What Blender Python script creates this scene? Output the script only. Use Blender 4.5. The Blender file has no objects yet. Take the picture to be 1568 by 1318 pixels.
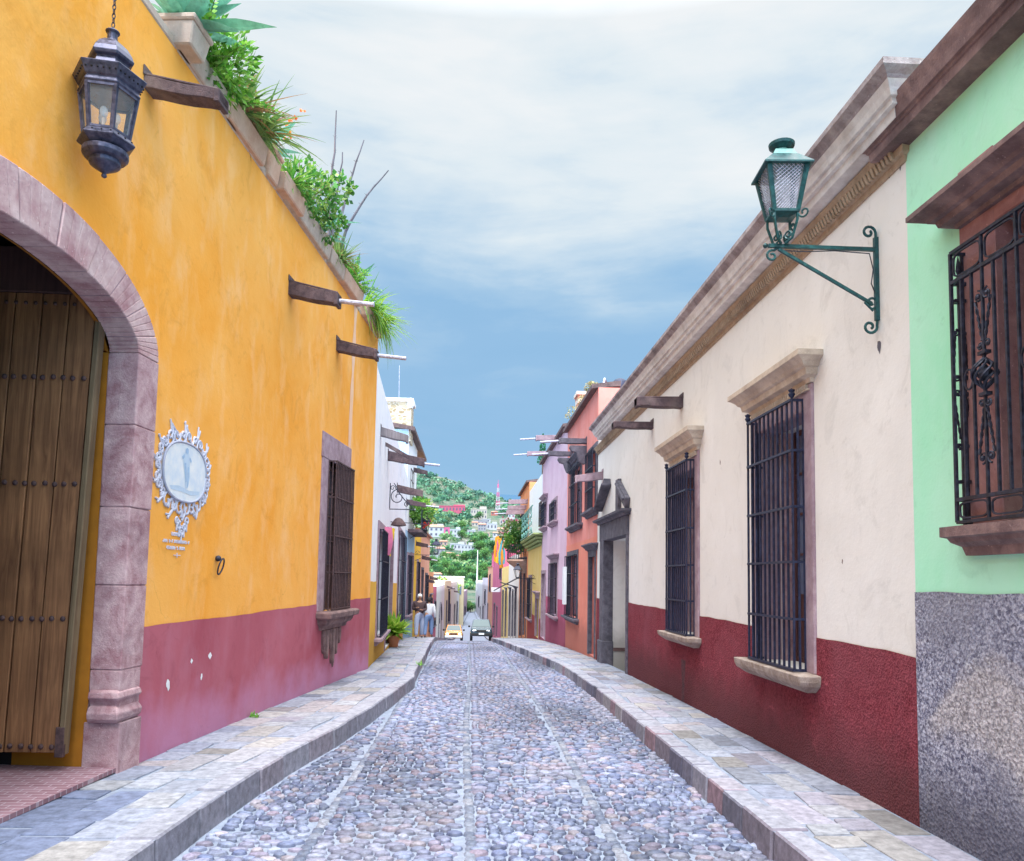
import bpy, bmesh, math, random
from mathutils import Vector, Matrix, Euler, noise
random.seed(7)
rnd = random.random
def U(a, b): return a + (b - a) * rnd()
R = math.radians
scene = bpy.context.scene
col = scene.collection

# ------------------------------------------------------------------ camera
W0, H0, F0 = 1568.0, 1318.0, 1200.0
PITCH, ROLL = R(4.5), R(1.0)
def cam_rot(yaw): return Matrix.Rotation(yaw, 3, 'Z') @ Matrix.Rotation(math.pi/2 + PITCH, 3, 'X') @ Matrix.Rotation(ROLL, 3, 'Z')
EYE = Vector((0, 0, 1.6))
YAW, SHX, SHY = R(-3.0), 0.0, 0.084
def project(p, rot=None):
    M = rot or CR
    v = M.transposed() @ (Vector(p) - EYE)
    return (784 + F0 * v.x / -v.z - SHX * W0, 659 - F0 * v.y / -v.z + SHY * W0)
for _ in range(30):
    CR = cam_rot(YAW)
    q = project((0, 1000, 1.6))
    YAW += (720 - q[0]) / F0 * -1.0 if False else (q[0] - 720) / F0 * -1.0
    SHY += (884 - q[1]) / W0
CR = cam_rot(YAW)
def ray(px, py):
    d = CR @ Vector(((px - 784) / F0 + SHX * W0 / F0, (659 - py) / F0 + SHY * W0 / F0, -1.0))
    return d
cam = bpy.data.cameras.new('camera'); camo = bpy.data.objects.new('camera', cam); col.objects.link(camo)
camo.location = EYE; camo.rotation_euler = CR.to_euler()
cam.sensor_width = 36.0; cam.sensor_fit = 'HORIZONTAL'; cam.lens = F0 / W0 * 36.0
cam.shift_x = SHX; cam.shift_y = SHY; cam.clip_start = 0.05; cam.clip_end = 9000
scene.camera = camo

# ------------------------------------------------------------------ street profile
def Z(y):
    if y < 0: return 0.0
    if y < 40: return -0.001 * y * y
    if y < 75: return -1.6 - 0.08 * (y - 40)
    if y < 110:
        t = y - 75
        return -4.4 - 0.08 * t + 0.08 * t * t / 70.0
    return -5.8
def onground(px, py, dz=0.0):
    d = ray(px, py); lo, hi = 0.5, 200.0
    t = 0.5
    while t < 400:
        p = EYE + d * t
        if p.z < Z(p.y) + dz: break
        t += 0.02
    return p
def interp(pts, y):
    if y <= pts[0][0]:
        a, b = pts[0], pts[1]
    elif y >= pts[-1][0]:
        a, b = pts[-2], pts[-1]
    else:
        for a, b in zip(pts, pts[1:]):
            if a[0] <= y <= b[0]: break
    return a[1] + (b[1] - a[1]) * (y - a[0]) / (b[0] - a[0])

# ------------------------------------------------------------------ facades
class Facade:
    def __init__(s, a, b, side):
        s.a = Vector((a[0], a[1], 0)); d = Vector((b[0], b[1], 0)) - s.a
        s.len = d.length; s.t = d.normalized()
        s.n = Vector((s.t.y, -s.t.x, 0)) if side < 0 else Vector((-s.t.y, s.t.x, 0))
        s.side = side
    def P(s, S, z, n=0.0): 
        p = s.a + s.t * S + s.n * n
        return Vector((p.x, p.y, z))
    def px(s, x, y, n=0.0):
        d = ray(x, y); o = EYE - (s.a + s.n * n)
        t = -o.dot(s.n) / d.dot(s.n)
        p = EYE + d * t
        return ((p - s.a).dot(s.t), p.z)
    def S(s, x, y=885, n=0.0): return s.px(x, y, n)[0]
    def g(s, S): return Z(s.P(S, 0).y)
# ------------------------------------------------------------------ mesh builder
class MB:
    def __init__(s): s.v = []; s.f = []; s.c = []; s.cur = None
    def vert(s, p): s.v.append(tuple(p)); return len(s.v) - 1
    def face(s, idx): s.f.append(tuple(idx)); s.c.append(s.cur)
    def poly(s, pts): s.face([s.vert(p) for p in pts])
    def hexa(s, c):  # 8 corners: bottom 0-3, top 4-7, same order
        i = [s.vert(p) for p in c]
        for q in ((3,2,1,0),(4,5,6,7),(0,1,5,4),(1,2,6,5),(2,3,7,6),(3,0,4,7)): s.face([i[k] for k in q])
    def box(s, x0, x1, y0, y1, z0, z1):
        s.hexa([(x0,y0,z0),(x1,y0,z0),(x1,y1,z0),(x0,y1,z0),(x0,y0,z1),(x1,y0,z1),(x1,y1,z1),(x0,y1,z1)])
    def fb(s, F, s0, s1, z0, z1, n0, n1):
        s.hexa([F.P(s0,z0,n0),F.P(s1,z0,n0),F.P(s1,z0,n1),F.P(s0,z0,n1),F.P(s0,z1,n0),F.P(s1,z1,n0),F.P(s1,z1,n1),F.P(s0,z1,n1)])
    def tube(s, path, r, k=6, cap=True, radii=None):
        path = [Vector(p) for p in path]; rings = []
        up = None
        for i, p in enumerate(path):
            d = (path[min(i+1, len(path)-1)] - path[max(i-1, 0)])
            if d.length < 1e-9: d = Vector((0,0,1))
            d.normalize()
            if up is None:
                up = Vector((0,0,1)) if abs(d.z) < .9 else Vector((1,0,0))
            a = d.cross(up)
            if a.length < 1e-6: a = d.cross(Vector((0,1,.1)))
            a.normalize(); b = a.cross(d).normalized(); up = b
            rr = radii[i] if radii else r
            rings.append([s.vert(p + (a*math.cos(t) + b*math.sin(t))*rr) for t in [2*math.pi*j/k + math.pi/k for j in range(k)]])
        for a, b in zip(rings, rings[1:]):
            for j in range(k): s.face((a[j], a[(j+1)%k], b[(j+1)%k], b[j]))
        if cap: s.face(rings[0][::-1]); s.face(rings[-1])
    def bar(s, p, q, r): s.tube([p, q], r * 1.3, 4)
    def lathe(s, c, prof, k=16, rot=0.0, sx=1, sy=1):
        c = Vector(c); rings = []
        for r_, z in prof:
            rings.append([s.vert(c + Vector((r_*sx*math.cos(rot+2*math.pi*j/k), r_*sy*math.sin(rot+2*math.pi*j/k), z))) for j in range(k)])
        for a, b in zip(rings, rings[1:]):
            for j in range(k): s.face((a[j], a[(j+1)%k], b[(j+1)%k], b[j]))
        s.face(rings[0][::-1]); s.face(rings[-1])
    def moulding(s, F, path, prof):
        # path: [(s,n)] in plan, prof: [(off, z)] bottom->top, offset to the left/right of the path so it grows outward
        P = [Vector((a, b)) for a, b in path]; ms = []
        for i in range(len(P)):
            ds = []
            if i > 0: ds.append((P[i]-P[i-1]).normalized())
            if i < len(P)-1: ds.append((P[i+1]-P[i]).normalized())
            ns = [Vector((-d.y, d.x)) for d in ds]
            m = sum(ns, Vector((0,0)))
            m = m / m.length
            ms.append(m / max(.3, m.dot(ns[0])))
        rings = []
        for p, m in zip(P, ms):
            rings.append([s.vert(F.P(p.x + m.x*o, z, p.y + m.y*o)) for o, z in prof])
        n = len(prof)
        for a, b in zip(rings, rings[1:]):
            for j in range(n): s.face((a[j], a[(j+1)%n], b[(j+1)%n], b[j]))
        s.face(rings[0][::-1]); s.face(rings[-1])
    def sphere(s, c, r, k=10, m=6, sc=(1,1,1)):
        c = Vector(c); rings = []
        for i in range(1, m):
            t = math.pi*i/m
            rings.append([s.vert(c + Vector((sc[0]*r*math.sin(t)*math.cos(2*math.pi*j/k), sc[1]*r*math.sin(t)*math.sin(2*math.pi*j/k), -sc[2]*r*math.cos(t)))) for j in range(k)])
        b = s.vert(c - Vector((0,0,r*sc[2]))); t_ = s.vert(c + Vector((0,0,r*sc[2])))
        for a, q in zip(rings, rings[1:]):
            for j in range(k): s.face((a[j], a[(j+1)%k], q[(j+1)%k], q[j]))
        for j in range(k): s.face((b, rings[0][(j+1)%k], rings[0][j])); s.face((t_, rings[-1][j], rings[-1][(j+1)%k]))
    def build(s, name, mat, parent=None, smooth=False, bevel=0, recalc=False, seg=1):
        off = wpos(parent) if parent else Vector((0,0,0))
        me = bpy.data.meshes.new(name)
        me.from_pydata([(x-off.x, y-off.y, z-off.z) for x, y, z in s.v], [], s.f)
        if any(c is not None for c in s.c):
            at = me.color_attributes.new('Col', 'FLOAT_COLOR', 'CORNER')
            data = []
            for f, c in zip(s.f, s.c):
                c = c or (.5,.5,.5)
                data.extend([c[0], c[1], c[2], 1.0] * len(f))
            at.data.foreach_set('color', data)
        if smooth: me.polygons.foreach_set('use_smooth', [True]*len(me.polygons))
        if recalc:
            bm = bmesh.new(); bm.from_mesh(me); bmesh.ops.recalc_face_normals(bm, faces=bm.faces); bm.to_mesh(me); bm.free()
        me.materials.append(mat)
        o = bpy.data.objects.new(name, me); col.objects.link(o)
        if parent: o.parent = parent
        if bevel:
            b = o.modifiers.new('bevel', 'BEVEL'); b.width = bevel; b.segments = seg; b.limit_method = 'ANGLE'; b.angle_limit = R(30)
        return o
def wpos(o):
    p = Vector((0,0,0))
    while o: p += o.location; o = o.parent
    return p
def thing(name, label, cat, loc, group=None, rz=0.0):
    o = bpy.data.objects.new(name, None); col.objects.link(o)
    o.location = loc; o.rotation_euler = (0,0,rz); o.empty_display_size = .2
    o['label'] = label; o['category'] = cat
    if group: o['group'] = group
    return o
def tag(o, label, cat, group=None):
    o['label'] = label; o['category'] = cat
    if group: o['group'] = group
    return o
def structure(o): o['kind'] = 'structure'; return o
def copy_tree(o, parent=None):
    c = o.copy(); col.objects.link(c)
    if parent: c.parent = parent
    for ch in list(o.children): copy_tree(ch, c)
    return c

# ------------------------------------------------------------------ materials
def srgb(r, g, b):
    f = lambda c: (c/255/12.92) if c/255 <= .04045 else ((c/255+.055)/1.055)**2.4
    return (f(r), f(g), f(b))
def newmat(name):
    m = bpy.data.materials.new(name); m.use_nodes = True
    nt = m.node_tree; b = nt.nodes['Principled BSDF']
    return m, nt, b
def N(nt, t, **k):
    n = nt.nodes.new(t)
    for a, v in k.items():
        if a.startswith('i_'): n.inputs[a[2:].replace('_', ' ')].default_value = v
        else: setattr(n, a, v)
    return n
def rgba(c): return (c[0], c[1], c[2], 1.0)
def L(nt, a, b): nt.links.new(a, b)
def mixc(nt, fac, a, b, mode='MIX'):
    m = nt.nodes.new('ShaderNodeMix'); m.data_type = 'RGBA'; m.blend_type = mode
    def s(sock, v):
        if isinstance(v, (int, float)): sock.default_value = v
        elif isinstance(v, tuple): sock.default_value = rgba(v)
        else: nt.links.new(v, sock)
    s(m.inputs[0], fac); s(m.inputs[6], a); s(m.inputs[7], b)
    return m.outputs[2]
def ramp(nt, src, stops):
    r = nt.nodes.new('ShaderNodeValToRGB'); e = r.color_ramp.elements
    while len(e) < len(stops): e.new(.5)
    for el, (p, v) in zip(e, stops):
        el.position = p; el.color = rgba(v) if isinstance(v, tuple) else (v, v, v, 1)
    nt.links.new(src, r.inputs[0]); return r.outputs[0]
def objco(nt, scale=(1,1,1)):
    t = nt.nodes.new('ShaderNodeTexCoord'); mp = nt.nodes.new('ShaderNodeMapping'); mp.inputs['Scale'].default_value = scale
    nt.links.new(t.outputs['Object'], mp.inputs[0]); return mp.outputs[0]
def noisetex(nt, co, sc, det=4, rough=.55, dist=0):
    n = nt.nodes.new('ShaderNodeTexNoise'); n.inputs['Scale'].default_value = sc; n.inputs['Detail'].default_value = det
    n.inputs['Roughness'].default_value = rough; n.inputs['Distortion'].default_value = dist
    nt.links.new(co, n.inputs['Vector']); return n.outputs['Fac']
def bump(nt, b, h, strength=.3, dist=.01):
    n = nt.nodes.new('ShaderNodeBump'); n.inputs['Strength'].default_value = strength; n.inputs['Distance'].default_value = dist
    nt.links.new(h, n.inputs['Height']); nt.links.new(n.outputs[0], b.inputs['Normal'])
def foot(nt, base, co, c, z0=.12, z1=.5, a=.75):  # darker wall base: grime, with contact shading put into the colour
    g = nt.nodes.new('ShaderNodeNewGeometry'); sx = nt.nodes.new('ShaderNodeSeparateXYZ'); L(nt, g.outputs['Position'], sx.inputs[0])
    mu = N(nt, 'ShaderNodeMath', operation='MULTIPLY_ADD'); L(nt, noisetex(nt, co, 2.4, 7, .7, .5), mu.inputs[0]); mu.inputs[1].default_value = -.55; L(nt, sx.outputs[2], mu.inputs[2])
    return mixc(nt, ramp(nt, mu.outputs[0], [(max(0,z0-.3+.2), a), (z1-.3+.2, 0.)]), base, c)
def plaster(name, c1, c2, c3=None, rough=.9, bs=.25, grain=40, streak=.5, damp=None):
    """lime wash: large blotches c1/c2, vertical streaks c3"""
    m, nt, b = newmat(name); b.inputs['Roughness'].default_value = rough
    co = objco(nt); big = noisetex(nt, co, .7, 5, .6, .4)
    base = mixc(nt, ramp(nt, big, [(.38, 0.), (.62, 1.)]), c1, c2)
    cs = objco(nt, (1.3, 1.3, .6)); st = noisetex(nt, cs, 2.2, 6, .62, .3)
    base = mixc(nt, ramp(nt, st, [(.5, 0.), (.78, streak)]), base, c3 or c2)
    sp = noisetex(nt, co, 9, 5, .7)
    base = mixc(nt, ramp(nt, sp, [(.62, 0.), (.72, .35)]), base, tuple(x*.72 for x in c1))
    md = noisetex(nt, co, 2.6, 8, .72, 1.0)
    base = mixc(nt, ramp(nt, md, [(.36, .28), (.46, 0.)]), base, tuple(x*.70 for x in c1))
    vc = nt.nodes.new('ShaderNodeTexVoronoi'); vc.feature = 'DISTANCE_TO_EDGE'; vc.inputs['Scale'].default_value = .55
    wv = nt.nodes.new('ShaderNodeVectorMath'); wv.operation = 'MULTIPLY_ADD'; nz_ = nt.nodes.new('ShaderNodeTexNoise'); nz_.inputs['Scale'].default_value = 3; nz_.inputs['Detail'].default_value = 6; L(nt, co, nz_.inputs['Vector'])
    L(nt, nz_.outputs['Color'], wv.inputs[0]); wv.inputs[1].default_value = (.5,.5,.5); L(nt, co, wv.inputs[2]); L(nt, wv.outputs[0], vc.inputs['Vector'])
    crk = nt.nodes.new('ShaderNodeMath'); crk.operation = 'MULTIPLY'; L(nt, ramp(nt, vc.outputs[0], [(.0, .45), (.004, 0.)]), crk.inputs[0]); L(nt, ramp(nt, big, [(.58, 0.), (.64, 1.)]), crk.inputs[1])
    base = mixc(nt, crk.outputs[0], base, tuple(x*.5 for x in c1))
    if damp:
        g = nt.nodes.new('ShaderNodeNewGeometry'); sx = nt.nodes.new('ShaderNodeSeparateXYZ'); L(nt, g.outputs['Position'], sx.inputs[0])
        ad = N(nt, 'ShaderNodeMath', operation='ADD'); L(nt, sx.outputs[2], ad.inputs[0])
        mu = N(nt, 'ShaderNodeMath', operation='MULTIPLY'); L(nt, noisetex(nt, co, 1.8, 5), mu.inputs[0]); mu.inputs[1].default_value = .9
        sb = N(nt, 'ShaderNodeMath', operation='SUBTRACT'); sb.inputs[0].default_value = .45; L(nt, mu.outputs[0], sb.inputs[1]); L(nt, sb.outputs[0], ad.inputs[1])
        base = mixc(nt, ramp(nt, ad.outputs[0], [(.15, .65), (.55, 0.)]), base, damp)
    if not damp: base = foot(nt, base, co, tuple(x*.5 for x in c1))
    L(nt, base, b.inputs['Base Color'])
    h = noisetex(nt, co, grain, 4, .6); h2 = noisetex(nt, co, 4, 4)
    a = N(nt, 'ShaderNodeMath', operation='MULTIPLY_ADD'); L(nt, h2, a.inputs[0]); a.inputs[1].default_value = 4.0; L(nt, h, a.inputs[2])
    bump(nt, b, a.outputs[0], bs, .006)
    return m
def roughcast(name, c1, c2, c3, sc=55, strength=.9, patch=None):
    m, nt, b = newmat(name); b.inputs['Roughness'].default_value = 1.0; b.inputs['Specular IOR Level'].default_value = .12
    co = objco(nt); v = nt.nodes.new('ShaderNodeTexVoronoi'); v.inputs['Scale'].default_value = sc; L(nt, co, v.inputs['Vector'])
    n1 = noisetex(nt, co, sc*.9, 3, .7, .6); n2 = noisetex(nt, co, 1.3, 5, .6, .5)
    base = mixc(nt, ramp(nt, n1, [(.38, 0.), (.62, 1.)]), c1, c2)
    base = mixc(nt, ramp(nt, n2, [(.42, 0.), (.7, .8)]), base, c3)
    if patch:
        n3 = noisetex(nt, co, 1.0, 4, .5, .8)
        p = mixc(nt, ramp(nt, n1, [(.38, 0.), (.6, 1.)]), tuple(x*.45 for x in patch), patch)
        base = mixc(nt, ramp(nt, n3, [(.5, 0.), (.58, .85)]), base, p)
    ms = noisetex(nt, co, 6, 8, .75, .8)
    base = mixc(nt, ramp(nt, ms, [(.58, 0.), (.70, .45)]), base, tuple(min(1, x*1.9+.04) for x in c2))
    base = mixc(nt, ramp(nt, ms, [(.30, .5), (.42, 0.)]), base, tuple(x*.5 for x in c1))
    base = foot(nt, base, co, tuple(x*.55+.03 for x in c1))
    L(nt, base, b.inputs['Base Color'])
    s = N(nt, 'ShaderNodeMath', operation='ADD'); L(nt, n1, s.inputs[0]); L(nt, v.outputs['Distance'], s.inputs[1])
    bump(nt, b, s.outputs[0], strength, .012)
    return m
def stone(name, c1, c2, sc=6, bs=.5, stain=(.05,.04,.05), st=.5, rough=.88):
    m, nt, b = newmat(name); b.inputs['Roughness'].default_value = rough
    co = objco(nt); n1 = noisetex(nt, co, sc, 7, .65, .3); n2 = noisetex(nt, co, sc*9, 4, .7); n3 = noisetex(nt, co, 1.7, 4, .6)
    base = mixc(nt, ramp(nt, n1, [(.35, 0.), (.66, 1.)]), c1, c2)
    base = mixc(nt, ramp(nt, n3, [(.52, 0.), (.72, st)]), base, stain)
    base = mixc(nt, ramp(nt, n2, [(.64, 0.), (.72, .6)]), base, tuple(min(1, x*1.7+.05) for x in c2))
    base = mixc(nt, ramp(nt, n2, [(.28, .7), (.36, 0.)]), base, tuple(x*.4 for x in c1))
    L(nt, base, b.inputs['Base Color'])
    a = N(nt, 'ShaderNodeMath', operation='ADD'); L(nt, n1, a.inputs[0]); L(nt, n2, a.inputs[1])
    bump(nt, b, a.outputs[0], bs, .012)
    return m
def wood(name, c1, c2, axis='z', sc=1.0, rough=.7):
    m, nt, b = newmat(name); b.inputs['Roughness'].default_value = rough
    s = (22*sc, 22*sc, 1.1*sc) if axis == 'z' else (1.1*sc, 22*sc, 22*sc)
    co = objco(nt, s); n1 = noisetex(nt, co, 1, 6, .65, 1.2); co2 = objco(nt); n2 = noisetex(nt, co2, 1.6, 4)
    base = mixc(nt, ramp(nt, n1, [(.3, 0.), (.7, 1.)]), c1, c2)
    base = mixc(nt, ramp(nt, n2, [(.4, 0.), (.75, .6)]), base, tuple(x*.45 for x in c1))
    L(nt, base, b.inputs['Base Color']); bump(nt, b, n1, .35, .006)
    return m
def metal(name, c, rough=.55, met=.3, c2=None):
    m, nt, b = newmat(name); b.inputs['Metallic'].default_value = met
    co = objco(nt); n = noisetex(nt, co, 30, 4, .6)
    L(nt, mixc(nt, ramp(nt, n, [(.4, 0.), (.65, 1.)]), c, c2 or tuple(x*1.6+.01 for x in c)), b.inputs['Base Color'])
    L(nt, ramp(nt, n, [(.3, rough-.12), (.7, min(1, rough+.15))]), b.inputs['Roughness'])
    bump(nt, b, n, .15, .003)
    return m
def plain(name, c, rough=.7, met=0, var=.25, sc=8):
    m, nt, b = newmat(name); b.inputs['Roughness'].default_value = rough; b.inputs['Metallic'].default_value = met
    co = objco(nt); n = noisetex(nt, co, sc, 4, .6)
    L(nt, mixc(nt, n, tuple(x*(1-var) for x in c), tuple(min(1, x*(1+var)) for x in c)), b.inputs['Base Color'])
    return m
def glass(name, tint=(.02,.025,.03), rough=.06):
    m, nt, b = newmat(name); b.inputs['Roughness'].default_value = rough; b.inputs['Base Color'].default_value = rgba(tint)
    b.inputs['IOR'].default_value = 1.5; b.inputs['Specular IOR Level'].default_value = .8
    co = objco(nt); n = noisetex(nt, co, 3, 2); bump(nt, b, n, .05, .02)
    return m
def clearglass(name, alpha=.25):
    m, nt, b = newmat(name); b.inputs['Roughness'].default_value = .05; b.inputs['Base Color'].default_value = (.75,.8,.85,1); b.inputs['Alpha'].default_value = alpha
    return m
def attrmat(name, rough=.8, var=.35, sc=25, bs=.3, trans=0.0, gain=1.0, spec=.5):
    m, nt, b = newmat(name); b.inputs['Roughness'].default_value = rough; b.inputs['Specular IOR Level'].default_value = spec
    a = nt.nodes.new('ShaderNodeAttribute'); a.attribute_name = 'Col'
    co = objco(nt); n = noisetex(nt, co, sc, 5, .65)
    k = ramp(nt, n, [(.3, gain*(1-var)), (.7, gain*(1+var))])
    c = mixc(nt, 1.0, a.outputs['Color'], k, 'MULTIPLY')
    L(nt, c, b.inputs['Base Color'])
    if bs: bump(nt, b, n, bs, .006)
    if trans:
        t = nt.nodes.new('ShaderNodeBsdfTranslucent'); L(nt, c, t.inputs[0]); mx = nt.nodes.new('ShaderNodeMixShader'); mx.inputs[0].default_value = trans
        L(nt, b.outputs[0], mx.inputs[1]); L(nt, t.outputs[0], mx.inputs[2]); L(nt, mx.outputs[0], nt.nodes['Material Output'].inputs[0])
    return m
M = {}
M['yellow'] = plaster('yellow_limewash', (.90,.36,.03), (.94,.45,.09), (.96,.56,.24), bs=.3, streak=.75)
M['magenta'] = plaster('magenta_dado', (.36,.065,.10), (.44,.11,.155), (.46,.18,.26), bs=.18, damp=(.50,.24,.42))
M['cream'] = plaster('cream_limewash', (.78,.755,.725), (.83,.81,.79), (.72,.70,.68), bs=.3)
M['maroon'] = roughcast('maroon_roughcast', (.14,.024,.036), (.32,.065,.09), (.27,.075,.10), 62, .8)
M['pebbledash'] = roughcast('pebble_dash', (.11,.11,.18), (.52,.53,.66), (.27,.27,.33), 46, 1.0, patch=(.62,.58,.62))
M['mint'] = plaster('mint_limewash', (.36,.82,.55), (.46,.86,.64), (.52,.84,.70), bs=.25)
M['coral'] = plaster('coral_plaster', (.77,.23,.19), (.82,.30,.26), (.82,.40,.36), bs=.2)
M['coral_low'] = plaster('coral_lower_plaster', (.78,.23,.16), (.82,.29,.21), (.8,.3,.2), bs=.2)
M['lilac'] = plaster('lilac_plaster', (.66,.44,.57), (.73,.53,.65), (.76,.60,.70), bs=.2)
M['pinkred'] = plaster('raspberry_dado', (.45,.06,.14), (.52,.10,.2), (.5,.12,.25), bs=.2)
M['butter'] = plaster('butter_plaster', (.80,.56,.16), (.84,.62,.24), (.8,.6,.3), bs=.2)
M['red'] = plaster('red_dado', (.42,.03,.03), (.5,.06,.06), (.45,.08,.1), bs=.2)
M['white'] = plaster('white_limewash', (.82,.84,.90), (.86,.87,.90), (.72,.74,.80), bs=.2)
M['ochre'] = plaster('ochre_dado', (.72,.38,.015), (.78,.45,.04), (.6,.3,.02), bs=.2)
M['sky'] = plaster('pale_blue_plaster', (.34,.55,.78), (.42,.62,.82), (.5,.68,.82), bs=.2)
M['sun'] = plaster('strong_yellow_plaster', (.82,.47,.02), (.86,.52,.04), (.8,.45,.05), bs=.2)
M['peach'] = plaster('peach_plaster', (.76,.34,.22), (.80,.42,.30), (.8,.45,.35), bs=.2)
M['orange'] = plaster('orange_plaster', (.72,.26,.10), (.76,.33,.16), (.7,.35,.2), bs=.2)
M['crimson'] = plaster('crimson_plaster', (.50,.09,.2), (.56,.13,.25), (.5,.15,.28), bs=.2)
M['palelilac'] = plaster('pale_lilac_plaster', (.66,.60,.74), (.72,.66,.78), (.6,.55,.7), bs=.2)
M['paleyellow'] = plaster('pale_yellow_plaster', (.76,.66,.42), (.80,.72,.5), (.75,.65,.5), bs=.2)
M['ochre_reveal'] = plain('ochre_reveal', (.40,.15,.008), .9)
M['purple_stone'] = stone('purple_stone', (.34,.17,.20), (.62,.44,.47), 7, .6, (.12,.07,.10), .5)
M['arch_stone'] = stone('rose_arch_stone', (.42,.22,.24), (.68,.50,.50), 5, .5, (.28,.09,.13), .75)
M['brown_stone'] = stone('brown_stone', (.13,.075,.078), (.29,.185,.175), 6, .6, (.06,.035,.04), .7)
M['beige_stone'] = stone('beige_stone', (.50,.40,.32), (.68,.58,.48), 8, .5, (.26,.18,.15), .5)
M['cornice_light'] = stone('pale_cornice', (.60,.55,.53), (.80,.76,.74), 7, .4, (.28,.22,.21), .45)
M['cornice_band'] = stone('tan_carved_band', (.34,.24,.16), (.47,.35,.25), 9, .5, (.14,.09,.07), .6)
M['dark_stone'] = stone('dark_grey_stone', (.075,.07,.095), (.16,.15,.19), 8, .6, (.03,.03,.04), .5)
M['mauve_stone'] = stone('mauve_stone', (.30,.20,.25), (.44,.33,.38), 8, .5, (.15,.08,.1), .5)
M['terracotta_stone'] = stone('terracotta_stone', (.25,.115,.12), (.40,.21,.21), 6, .4, (.3,.1,.1), .4)
M['spout'] = stone('weathered_spout', (.055,.035,.045), (.13,.085,.095), 12, .7, (.30,.24,.22), .5)
M['rubble'] = None
M['gate_wood'] = wood('gate_wood', (.12,.046,.02), (.42,.20,.09))
M['gate_edge'] = wood('gate_edge_wood', (.12,.075,.04), (.26,.19,.11))
M['dark_wood'] = wood('dark_wood', (.05,.025,.025), (.11,.055,.05))
M['shutter_wood'] = wood('shutter_wood', (.075,.03,.035), (.14,.06,.06))
M['grey_wood'] = wood('weathered_wood', (.16,.13,.14), (.30,.26,.28))
M['iron'] = metal('black_iron', (.018,.02,.035), .5, .4, (.05,.055,.09))
M['blue_iron'] = metal('blue_black_iron', (.015,.022,.055), .45, .3, (.035,.045,.10))
M['rust_iron'] = metal('rusty_iron', (.06,.035,.04), .7, .2, (.13,.075,.075))
M['green_iron'] = metal('green_painted_iron', (.008,.05,.058), .42, .15, (.015,.10,.105))
M['green_pale'] = metal('faded_green_metal', (.10,.28,.26), .5, .1, (.2,.42,.38))
M['bronze'] = metal('dark_bronze', (.045,.05,.09), .38, .55, (.10,.10,.16))
M['galv'] = metal('galvanised_pipe', (.38,.37,.45), .4, .5)
M['glass'] = glass('dark_glass')
M['window_glass'] = glass('window_glass', (.13,.18,.30), .12)  # pale blue base colour stands in for sky reflected in the panes
M['lampglass'] = clearglass('lantern_glass', .13)
M['bulb'] = clearglass('bulb_glass', .45)
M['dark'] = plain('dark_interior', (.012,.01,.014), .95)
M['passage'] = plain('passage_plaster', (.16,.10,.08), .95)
M['clay'] = stone('clay_pot', (.50,.30,.22), (.62,.42,.33), 5, .3, (.4,.3,.25), .5)
M['clay_red'] = stone('red_clay_pot', (.50,.17,.08), (.6,.24,.12), 8, .3, (.35,.12,.08), .4)
M['planter'] = stone('planter_stone', (.42,.33,.28), (.56,.46,.40), 6, .35, (.3,.2,.18), .5)
M['leaf'] = attrmat('leaves', .5, .3, 18, 0, .35)
M['leaf_far'] = attrmat('far_leaves', .8, .3, .6, 0, .2)
M['bark'] = wood('bark', (.10,.07,.05), (.2,.15,.11))
M['tile'] = stone('clay_roof_tile', (.30,.13,.09), (.42,.2,.14), 9, .5, (.12,.07,.06), .5)
M['dark_tile'] = stone('dark_eave_tile', (.09,.06,.065), (.18,.12,.12), 9, .5, (.04,.03,.03), .5)
M['roof'] = plain('flat_roof', (.3,.25,.22), .95)
M['cobble'] = attrmat('cobbles', .55, .4, 40, .35, spec=.45)
M['slab'] = attrmat('flagstones', .8, .38, 16, .8)
M['attr'] = attrmat('painted_parts', .7, .12, 9, 0)
# mortar / road
def mortar():
    m, nt, b = newmat('pale_mortar'); b.inputs['Roughness'].default_value = .9
    co = objco(nt); n1 = noisetex(nt, co, 14, 6, .7); n2 = noisetex(nt, co, .8, 4)
    base = mixc(nt, ramp(nt, n1, [(.3, 0.), (.7, 1.)]), (.15,.18,.25), (.29,.34,.44))
    base = mixc(nt, ramp(nt, n2, [(.4, 0.), (.75, .5)]), base, (.24,.24,.30))
    L(nt, base, b.inputs['Base Color']); bump(nt, b, n1, .5, .02); return m
M['mortar'] = mortar()
def rubble():
    m, nt, b = newmat('rubble_stone_wall'); b.inputs['Roughness'].default_value = .9
    co = objco(nt, (1, 1, 1.6)); v = nt.nodes.new('ShaderNodeTexVoronoi'); v.inputs['Scale'].default_value = 5; L(nt, co, v.inputs['Vector'])
    v2 = nt.nodes.new('ShaderNodeTexVoronoi'); v2.feature = 'DISTANCE_TO_EDGE'; v2.inputs['Scale'].default_value = 5; L(nt, co, v2.inputs['Vector'])
    c = mixc(nt, ramp(nt, v.outputs['Color'], [(.2, 0.), (.8, 1.)]), (.34,.26,.16), (.66,.56,.40))
    c = mixc(nt, ramp(nt, v2.outputs[0], [(.02, 1.), (.08, 0.)]), c, (.62,.58,.5))
    L(nt, c, b.inputs['Base Color']); bump(nt, b, v2.outputs[0], .6, .03); return m
M['rubble'] = rubble()
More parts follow.
